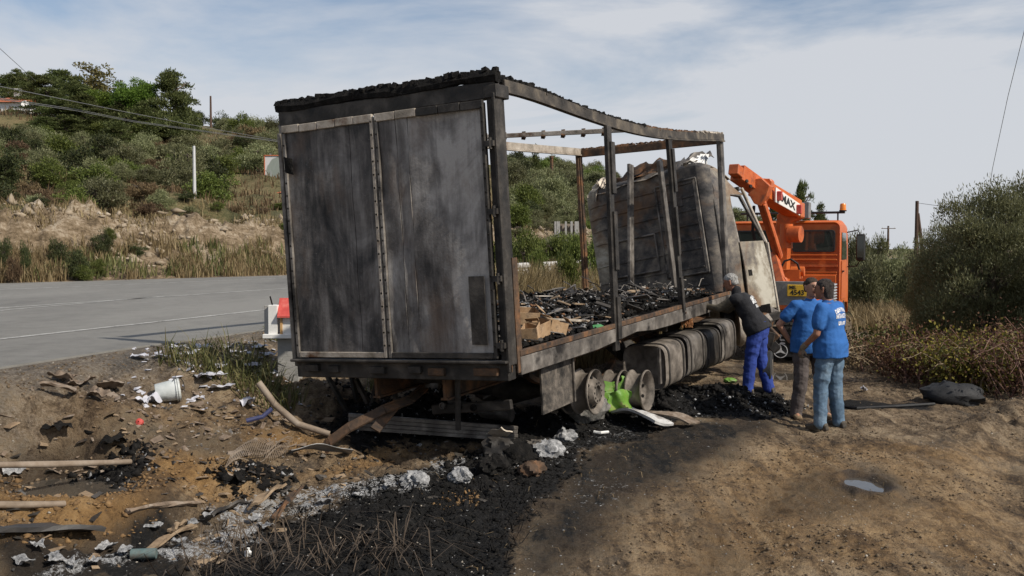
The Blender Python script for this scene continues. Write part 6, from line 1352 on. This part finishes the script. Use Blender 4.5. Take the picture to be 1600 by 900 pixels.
# ---- ground pieces, right of the lorry
def G(px, py, dz=0): p = gp(px, py); return p+Vector((0, 0, dz))
def blob(c, r, name, mat, label, cat, seed=0, amp=.35, sc=3., n=26):
    mb = MB(); rings = []
    for i in range(n//2+1):
        th = math.pi*(.03+.94*i/(n//2)); row = []
        for k in range(n):
            a = 2*math.pi*k/n; d = Vector((math.sin(th)*math.cos(a), math.sin(th)*math.sin(a), math.cos(th)))
            q = 1+amp*2*float(fbm(np.array([d.x*sc+d.z*1.7+seed*3]), np.array([d.y*sc-d.z*1.3]), 1, 3, seed)[0]); row.append(c+Vector((d.x*r[0], d.y*r[1], d.z*r[2]))*q)
        rings.append(row)
    mb.rings(rings); return own(mb, name, mat, label, cat, c-Vector((0, 0, r[2])), smooth=True)
A0, B0 = G(948, 646, -.02), G(984, 642, -.02); sk = crumple([A0, B0, B0+Vector((.02, .10, .36)), A0+Vector((-.02, .12, .40))], .22, 31, 14, 12, .01); sk.sheet(lambda u, v: A0.lerp(B0, u)+Vector((.02*math.sin(v*9), -.10*math.sin(v*2.6)-.05*math.sin(u*8+v*5), .30*v*(1-.3*abs(u-.5)))), 12, 10, .01)
own(sk, 'sack', M_bag, 'bright green torn sack leaning between the two bare rims', 'sack', G(966, 646), smooth=True)
c = G(918, 658, .13); blob(c, (.24, .2, .17), 'wool_bale', pm('singed_wool', [(.05, .05, .05), (.2, .19, .17), (.34, .32, .29)], 25, .95, 0, .9, (1, 1, .4)), 'grey singed fibre bale in front of the bare rims', 'bale', 5, .35)
c = G(1140, 602, .06); blob(c, (.10, .06, .04), 'sack', M_bag, 'small green scrap of sack under the fuel tanks', 'sack', 9, .4)
def slabdeb(px0, py0, px1, py1, wd, th, m_, name, label, cat, lift=.03, bend=0, tw=0):
    a, b = G(px0, py0, lift), G(px1, py1, lift); d = (b-a).normalized(); s = d.cross(Vector((0, 0, 1))).normalized(); mb = MB()
    sg = random.random()*9
    mb.sheet(lambda u, v: a.lerp(b, u)+s*(v-.5)*wd*(1+.12*math.sin(u*7+sg))+Vector((0, 0, bend*math.sin(u*math.pi)+tw*(v-.5)*wd+.012*math.sin(u*9+v*5+sg))), 10, 4, th); return own(mb, name, m_, label, cat, a-Vector((0, 0, lift)))
M_whiteb = pm('scorched_white_board', [(.38, .37, .35), (.66, .65, .63)], 6, .7, 0, .4, dirt=((.10, .07, .05), .54))
slabdeb(968, 655, 1038, 672, .30, .03, M_whiteb, 'foam_board', 'scorched white foam board beside the charred heap', 'board', .07, .07, .2)
slabdeb(1000, 655, 1085, 668, .22, .02, M_mud, 'panel_piece', 'mud-coloured curved panel piece behind the white foam board', 'panel', .05, .06)
for (pts, r, lab) in ((((986, 646), (1004, 652), (1012, 656)), .014, 'short bone-white rod lying above the foam board'), (((1008, 660), (1022, 655), (1044, 654)), .012, 'thin bent white strip lying right of the foam board'), (((928, 682), (938, 684), (950, 683)), .016, 'white plastic spout among the cinders')):
    mb = MB(); P = [G(*p, .05) for p in pts]; mb.tube(P, r, 7); own(mb, 'plastic_strip', M_white, lab, 'debris', P[0]-Vector((0, 0, .05)))
rs_ = random.Random(5)
for i, (px, py, r, m_, lab) in enumerate(((780, 716, .15, M_soot, 'half-burnt pale-faced block among the cinders'), (806, 720, .15, M_char, 'black rounded cinder block beside the half-burnt block'), (858, 712, .13, M_ash, 'grey ash-covered stone near the rear corner'), (884, 690, .11, M_ash, 'ash-grey lump below the mudguard'), (838, 705, .10, M_sootL, 'sooty lump between the ash-grey stones'), (770, 740, .12, M_char, 'charred lump below the half-burnt block'), (830, 742, .10, M_rust, 'rust-brown lump on the edge of the burnt patch'), (1040, 640, .12, M_char, 'charred knot beside the second rim'), (720, 750, .09, M_ash, 'pale ash lump in the ash streak'), (650, 762, .10, M_ash, 'crusted ash lump in the middle of the ash streak'))):
    c = G(px, py, r*.4); blob(c, (r*1.1, r*.9, r*.75), 'burnt_lump', m_, lab, 'debris', 20+i, .55)
slabdeb(768, 712, 792, 706, .13, .012, pm('cream_board', [(.50, .42, .33), (.62, .54, .44)], 8, .8, 0, .1, dirt=((.05, .04, .035), .57)), 'board_piece', 'cream board scrap resting on the half-burnt block', 'board', .20, 0, .5)
# ---- under the tail
a, b = G(545, 676, .10), G(808, 694, .10); mb = MB()
for k in range(4): mb.bar(a+Vector((0, 0, -.055+k*.042)), b+Vector((0, 0, -.055+k*.042)), .05 if k % 2 else .035, .040)
own(mb, 'side_board', M_sootL, 'long ribbed aluminium side board lying under the tail of the lorry', 'board', a-Vector((0, 0, .1)), bevel=.004)
mb = MB(); P = [(505, 706, .04, 0), (515, 690, .20, 0), (545, 668, .34, 0), (600, 640, .52, .1), (640, 625, .62, .3), (662, 606, .74, .6)]
Q_ = [];
for (px, py, zz, d_) in P: g_ = gp(505, 706); Q_.append(at(px, py, g_.y+d_))
for k in range(5): mb.bar(Q_[k], Q_[k+1], .11, .02, (0, -.6, .8)); mb.bar(Q_[k]+Vector((0, .05, .02)), Q_[k+1]+Vector((0, .05, .02)), .015, .06, (0, -.6, .8))
br_ = own(mb, 'bent_channel', M_rust, 'bent brown steel channel sticking out from under the tail', 'metal strip', gp(505, 706))
q = MB(); q.bar(at(622, 628, g_.y+.25), at(586, 672, g_.y-.05), .10, .02, (0, -1, .4)); q.bar(at(624, 628, g_.y+.27), at(588, 672, g_.y-.03), .02, .05, (0, -1, .4)); q.build('side_tongue', M_rust, br_, gp(505, 706))
P = [G(404, 645, .30), G(430, 662, .18), G(465, 676, .08), G(515, 688, .05)]; mb = MB(); mb.tube(P, [.035, .035, .035, .03], 9); own(mb, 'curved_pole', M_pipe, 'curved tan pole with one end raised left of the lorry tail', 'pole', P[-1]-Vector((0, 0, .05)), smooth=True)
c = G(800, 668, .14); mb = MB(); mb.lathe([(0, .085), (.0, .01)], c, (.9, -.4, 0), 14); mb.lathe([(-.55, .05), (-.4, .06), (0, .085)], c, (.9, -.4, 0), 14); own(mb, 'air_tank', M_sootL, 'burnt round cylinder on the side board under the tail', 'cylinder', c-Vector((0, 0, .14)), smooth=True)
slabdeb(760, 655, 832, 650, .3, .012, M_sootL, 'dented_tray', 'dented metal tray behind the burnt cylinder', 'tray', .22, .05, .3)
slabdeb(820, 640, 836, 645, .18, .01, M_sootL, 'metal_flap', 'small upright metal flap above the dented tray', 'metal sheet', .30, .05, .9)
# mesh grille
a, b = G(352, 742, .04), G(448, 716, .08); mb = MB(); s = Vector((0, .55, .10))
for k in range(30):
    p = a.lerp(b, k/29)+Vector((0, 0, .05*math.sin(k*.2))); mb.tube([p, p+s*.35+Vector((0, 0, .05)), p+s*(.75 if k < 20 else .5)], .003, 4)
for j in (0, .25, .5, .74): mb.tube([a.lerp(b, k/10)+s*j*(1 if k < 7 else .67)+Vector((0, 0, .05*math.sin(k*.9)+.02*math.sin(j*6))) for k in range(11)], .005, 4)
own(mb, 'wire_mesh', M_pipe, 'crumpled tan wire mesh panel on the ochre earth', 'mesh', a-Vector((0, 0, .04)))
slabdeb(452, 714, 548, 716, .14, .006, M_grey, 'metal_strip', 'crumpled grey metal strip beyond the wire mesh', 'metal strip', .04, .05, .5)
# pipes and boards, left foreground
for (p, q_, r, m_, lab) in (((-60, 735), (204, 727), .022, M_pipe, 'long mud-caked pipe lying across the puddle'), ((-60, 797), (101, 794), .022, M_pipe, 'short pipe end on the ochre earth')):
    a, b = G(*p, r*1.3), G(*q_, r*1.3); mb = MB(); mb.tube([a, a.lerp(b, .5)+Vector((0, 0, -.01)), b], r, 12, False); mb.tube([a, b], r*.86, 12); own(mb, 'pipe', m_, lab, 'pipe', a-Vector((0, 0, r)), smooth=True)
slabdeb(-60, 850, 150, 840, .24, .03, pm('dark_plastic_board', [(.025, .024, .024), (.06, .055, .05)], 5, .5, 0, .1, dirt=((.14, .12, .10), .6)), 'dark_board', 'dark flat plastic board half buried in the ash', 'board', .05, .03, .15)
for (x0, y0, x1, y1, wd, m_, lab, lf, tw) in ((222, 878, 302, 836, .07, M_wood, 'splintered tan plank pointing out of the ash', .05, .3), (395, 812, 440, 778, .10, M_wood, 'broken yellow plank end in the ash streak', .09, .4), (268, 845, 286, 832, .06, M_wood, 'short wooden splinter beside the tan plank', .06, .4), (430, 830, 470, 782, .05, M_rust, 'burnt crooked branch across the ash streak', .10, .2), (320, 825, 372, 800, .14, M_soot, 'charred board corner in the ash streak', .06, .5), (200, 815, 310, 798, .05, M_mud, 'thin muddy lath on the edge of the ochre earth', .04, .1), (64, 612, 120, 626, .10, M_mud, 'muddy plank beside the plastic sheets on the verge', .06, .2)):
    slabdeb(x0, y0, x1, y1, wd, .02, m_, 'plank', lab, 'plank', lf, .02, tw)
# bucket
BS = .76; c = G(262, 628, .095); ax = Vector((.88, .34, .12)).normalized(); bk = thing('bucket', 'dented white plastic bucket lying on its side on the verge', 'bucket', c-Vector((0, 0, .12)))
M_buck = pm('stained_bucket', [(.42, .45, .44), (.64, .66, .64)], 6, .55, 0, .1, dirt=((.10, .09, .08), .53)); mb = MB(); mb.lathe([(a_*BS, b_*BS) for a_, b_ in [(-.14, .002), (-.14, .105), (-.13, .112), (.14, .135), (.15, .135), (.15, .128), (.13, .125), (-.12, .10)]], c, ax, 26); mb.build('shell', M_buck, bk, c-Vector((0, 0, .12)), smooth=True)
for k in (.10, .125): mb = MB(); mb.lathe([(k*BS, .131*BS), (k*BS, .145*BS), ((k+.012)*BS, .145*BS), ((k+.012)*BS, .133*BS)], c, ax, 26); mb.build('rim_band', M_buck, bk, c-Vector((0, 0, .12)))
mb = MB(); mb.tube([c+ax*.085+Vector((math.cos(t_)*.03, .112*math.cos(t_), .112*math.sin(t_))) for t_ in np.linspace(-.3, 2.2, 10)], .004, 5); mb.build('bail', M_dark, bk, c-Vector((0, 0, .12)))
# crumpled sheets, papers, bags
def rag(px, py, w_, h_, m_, name, label, cat, seed, grp=None):
    c = G(px, py, .03); a = random.uniform(0, 3.1); f1 = Vector((math.cos(a), math.sin(a), 0))*w_; f2 = Vector((-math.sin(a), math.cos(a), 0))*w_*.65; mb = MB()
    mb.sheet(lambda u, v: c+f1*(u-.5)+f2*(v-.5)*(1+.3*math.sin(u*5+seed))+Vector((0, 0, h_*(.15+.9*float(fbm(np.array([u*3.+seed]), np.array([v*3.]), .9, 3, seed)[0])))), 12, 9, .004); return own(mb, name, m_, label, cat, c-Vector((0, 0, .03)), grp, smooth=True)
for i, (px, py, w_) in enumerate(((218, 563, .20), (345, 577, .26), (330, 596, .36), (345, 612, .30), (255, 562, .22), (300, 556, .25), (395, 575, .24), (372, 555, .22), (318, 548, .24), (420, 560, .22), (280, 548, .2), (405, 548, .24))):
    rag(px, py, w_*.8, .09, M_paper, 'paper_sheet', 'crumpled grey-white paper blown into the grass near the shrine', 'paper', 30+i, 'papers near the shrine')
for i, (px, py, w_, m_, lab) in enumerate(((125, 606, .32, M_mud, 'mud-caked crumpled sheet with dark rim on the verge'), (172, 610, .36, M_mud, 'grey-streaked muddy plastic sheet left of the bucket'), (150, 624, .26, M_mud, 'half-buried muddy rag below the plastic sheets'), (232, 632, .24, M_paper, 'pale crumpled carton piece in front of the bucket'), (100, 600, .28, M_mud, 'flat muddy sheet at the end of the muddy plank'), (90, 678, .35, M_char, 'dark wet rag in the mud by the puddle'), (180, 700, .30, M_char, 'black burnt clump on the far rim of the puddle'), (370, 755, .26, M_char, 'black burnt clump below the wire mesh'), (388, 635, .22, M_paper, 'torn pale sheet at the raised end of the curved pole'), (20, 745, .2, M_ash, 'pale crust lump beside the long pipe'), (1350, 612, .16, M_paper, 'small white scrap on the track behind the men'))):
    rag(px, py, w_*.78, .17, m_, 'crumpled_sheet', lab, 'sheet', 50+i)
for i, (px, py, w_) in enumerate(((35, 885, .16), (85, 880, .15), (110, 890, .14), (165, 862, .16), (195, 868, .14), (330, 812, .14), (400, 815, .16), (415, 828, .15), (240, 830, .14), (60, 865, .13), (280, 858, .12), (345, 850, .12), (150, 885, .12), (300, 825, .12), (440, 800, .12), (480, 800, .14), (510, 790, .13), (560, 780, .13), (610, 765, .12))):
    rag(px, py, w_*.8, .07, M_ash, 'ash_crust', 'curled pale ash crust lying in the ash streak of the foreground', 'ash', 70+i, 'ash crusts in the streak')
c = G(387, 872, .03); mb = MB(); mb.lathe([(0, .022), (.03, .024), (.04, .01), (.055, .01)], c-Vector((0, 0, .02)), (.1, .0, 1), 12, True); own(mb, 'small_bottle', M_white, 'tiny white bottle upright in the black foreground', 'bottle', c-Vector((0, 0, .03)), smooth=True)
c = G(205, 873, .03); mb = MB(); mb.tube([c, c+Vector((.16, .02, 0))], .035, 12); own(mb, 'tin', pm('teal_tin', [(.07, .13, .13), (.16, .2, .19)], 8, .6, .2, .1, dirt=((.13, .11, .09), .46)), 'crushed teal tin beside the splintered plank', 'tin', c-Vector((0, 0, .03)), smooth=True)
c = G(385, 668, .05); mb = MB(); mb.tube([c, c+Vector((.14, .05, .03)), c+Vector((.22, .1, .10))], .022, 8); own(mb, 'blue_tube', pm('blue_plastic', [(.03, .035, .09), (.05, .055, .13)], 6, .5, 0, .1), 'dark blue plastic tube among the cinders left of the tail', 'tube', c-Vector((0, 0, .05)))
c = G(220, 665, .02); mb = MB(); mb.lathe([(0, .005), (.01, .03), (.04, .03), (.05, .005)], c, (0, -1, .4), 12); own(mb, 'red_ball', M_red, 'small red plastic ball on the mud below the bucket', 'ball', c-Vector((0, 0, .02)))
for nm, m_, cnt, ar, sz, lab in (('litter_scraps', M_paper, 170, [(200, 545), (460, 540), (470, 640), (230, 640), (150, 600)], (.02, .11), 'small pale scraps of litter strewn around the shrine'), ('mud_scraps', M_mud, 260, [(0, 600), (400, 600), (520, 700), (400, 760), (0, 740)], (.02, .12), 'small muddy scraps strewn over the verge'), ('burnt_scraps', M_soot, 300, [(0, 640), (500, 620), (850, 690), (860, 760), (300, 900), (0, 900)], (.02, .12), 'small sooty scraps strewn round the tail of the lorry'), ('grey_scraps', M_sootL, 110, [(300, 660), (900, 660), (900, 720), (500, 800), (200, 880)], (.02, .10), 'small pale metal scraps in the burnt ground'), ('wood_scraps', M_wood, 130, [(0, 620), (560, 620), (560, 760), (300, 900), (0, 900)], (.03, .14), 'small wooden splinters strewn over the left foreground')):
    x, y = patch(cnt*3, ar); x = x[:cnt]; y = y[:cnt]; z = gz(x, y); mb = MB()
    for a_, b_, c_ in zip(x, y, z):
        L = sz[0]+(sz[1]-sz[0])*random.random()**2; mb.box((a_, b_, c_+.012), (L, L*random.uniform(.15, .8), random.uniform(.003, .014)), Euler((random.uniform(-.5, .5), random.uniform(-.4, .4), random.uniform(0, 6.28))).to_matrix(), random.uniform(.5, 1))
    tag(mb.build(nm, m_, jit=.006), lab, 'debris', None, 'stuff')
# burnt twigs in the foreground
x, y = patch(330, [(240, 905), (330, 855), (480, 830), (640, 850), (700, 905)]); o = blades('burnt_grass', onground(x, y), pm('burnt_straw', [(.04, .03, .022), (.11, .08, .055)], 8, .95, 0, 0), .34, .008, 1.5, 'brown burnt grass stalks in the black foreground', .9)
x, y = patch(900, [(430, 800), (760, 720), (860, 760), (800, 880), (500, 890)]); o = blades('burnt_twigs', onground(x, y), M_char, .16, .01, 1.8, 'black burnt twigs on the charred ground', .9)
# right side: black tarpaulin, lone wheel
c = G(1492, 628, .10); blob(c, (.42, .30, .17), 'tarpaulin', M_black, 'black crumpled tarpaulin bundle under the brambles', 'tarpaulin', 33, .35, 2.0)
mb = MB(); P = [G(1290, 634, .015), G(1340, 640, .015), G(1400, 637, .015), G(1460, 634, .02)]; mb.tube(P, .02, 6); own(mb, 'hose', M_black, 'black hose lying from the men towards the tarpaulin', 'hose', P[0])
g = G(1199, 610); wl_ = thing('loose_wheel', 'dusty truck wheel standing behind the man in the black vest', 'wheel', g)
mb = MB(); c = Vector((0, 0, .29)); ax = Vector((.95, -.31, 0)); mb.lathe([(-.07, .16), (-.07, .26), (-.05, .29), (.05, .29), (.07, .26), (.07, .16)], c, ax, 28, True); mb.build('tyre', M_black, wl_, smooth=True)
mb = MB(); mb.lathe([(.07, .17), (.075, .16), (.04, .13), (.03, .06), (.06, .05), (.06, .005)], c, ax, 24, True); mb.build('rim', M_rim, wl_, smooth=True)
# oily scrap iron heap between wheel and crane truck
for i in range(16):
    c = at(random.uniform(1188, 1212), random.uniform(490, 545), 15.2+random.uniform(0, 1.0)); mb = MB(); mb.box(TMI @ c, (random.uniform(.08, .3), random.uniform(.08, .3), random.uniform(.06, .2)), Euler((random.random()*3, random.random()*3, random.random()*3)).to_matrix(), random.uniform(.5, 1)); lp(mb, 'engine_block_piece', random.choice((M_char, M_soot, M_rust, M_sootL)), bevel=.01)
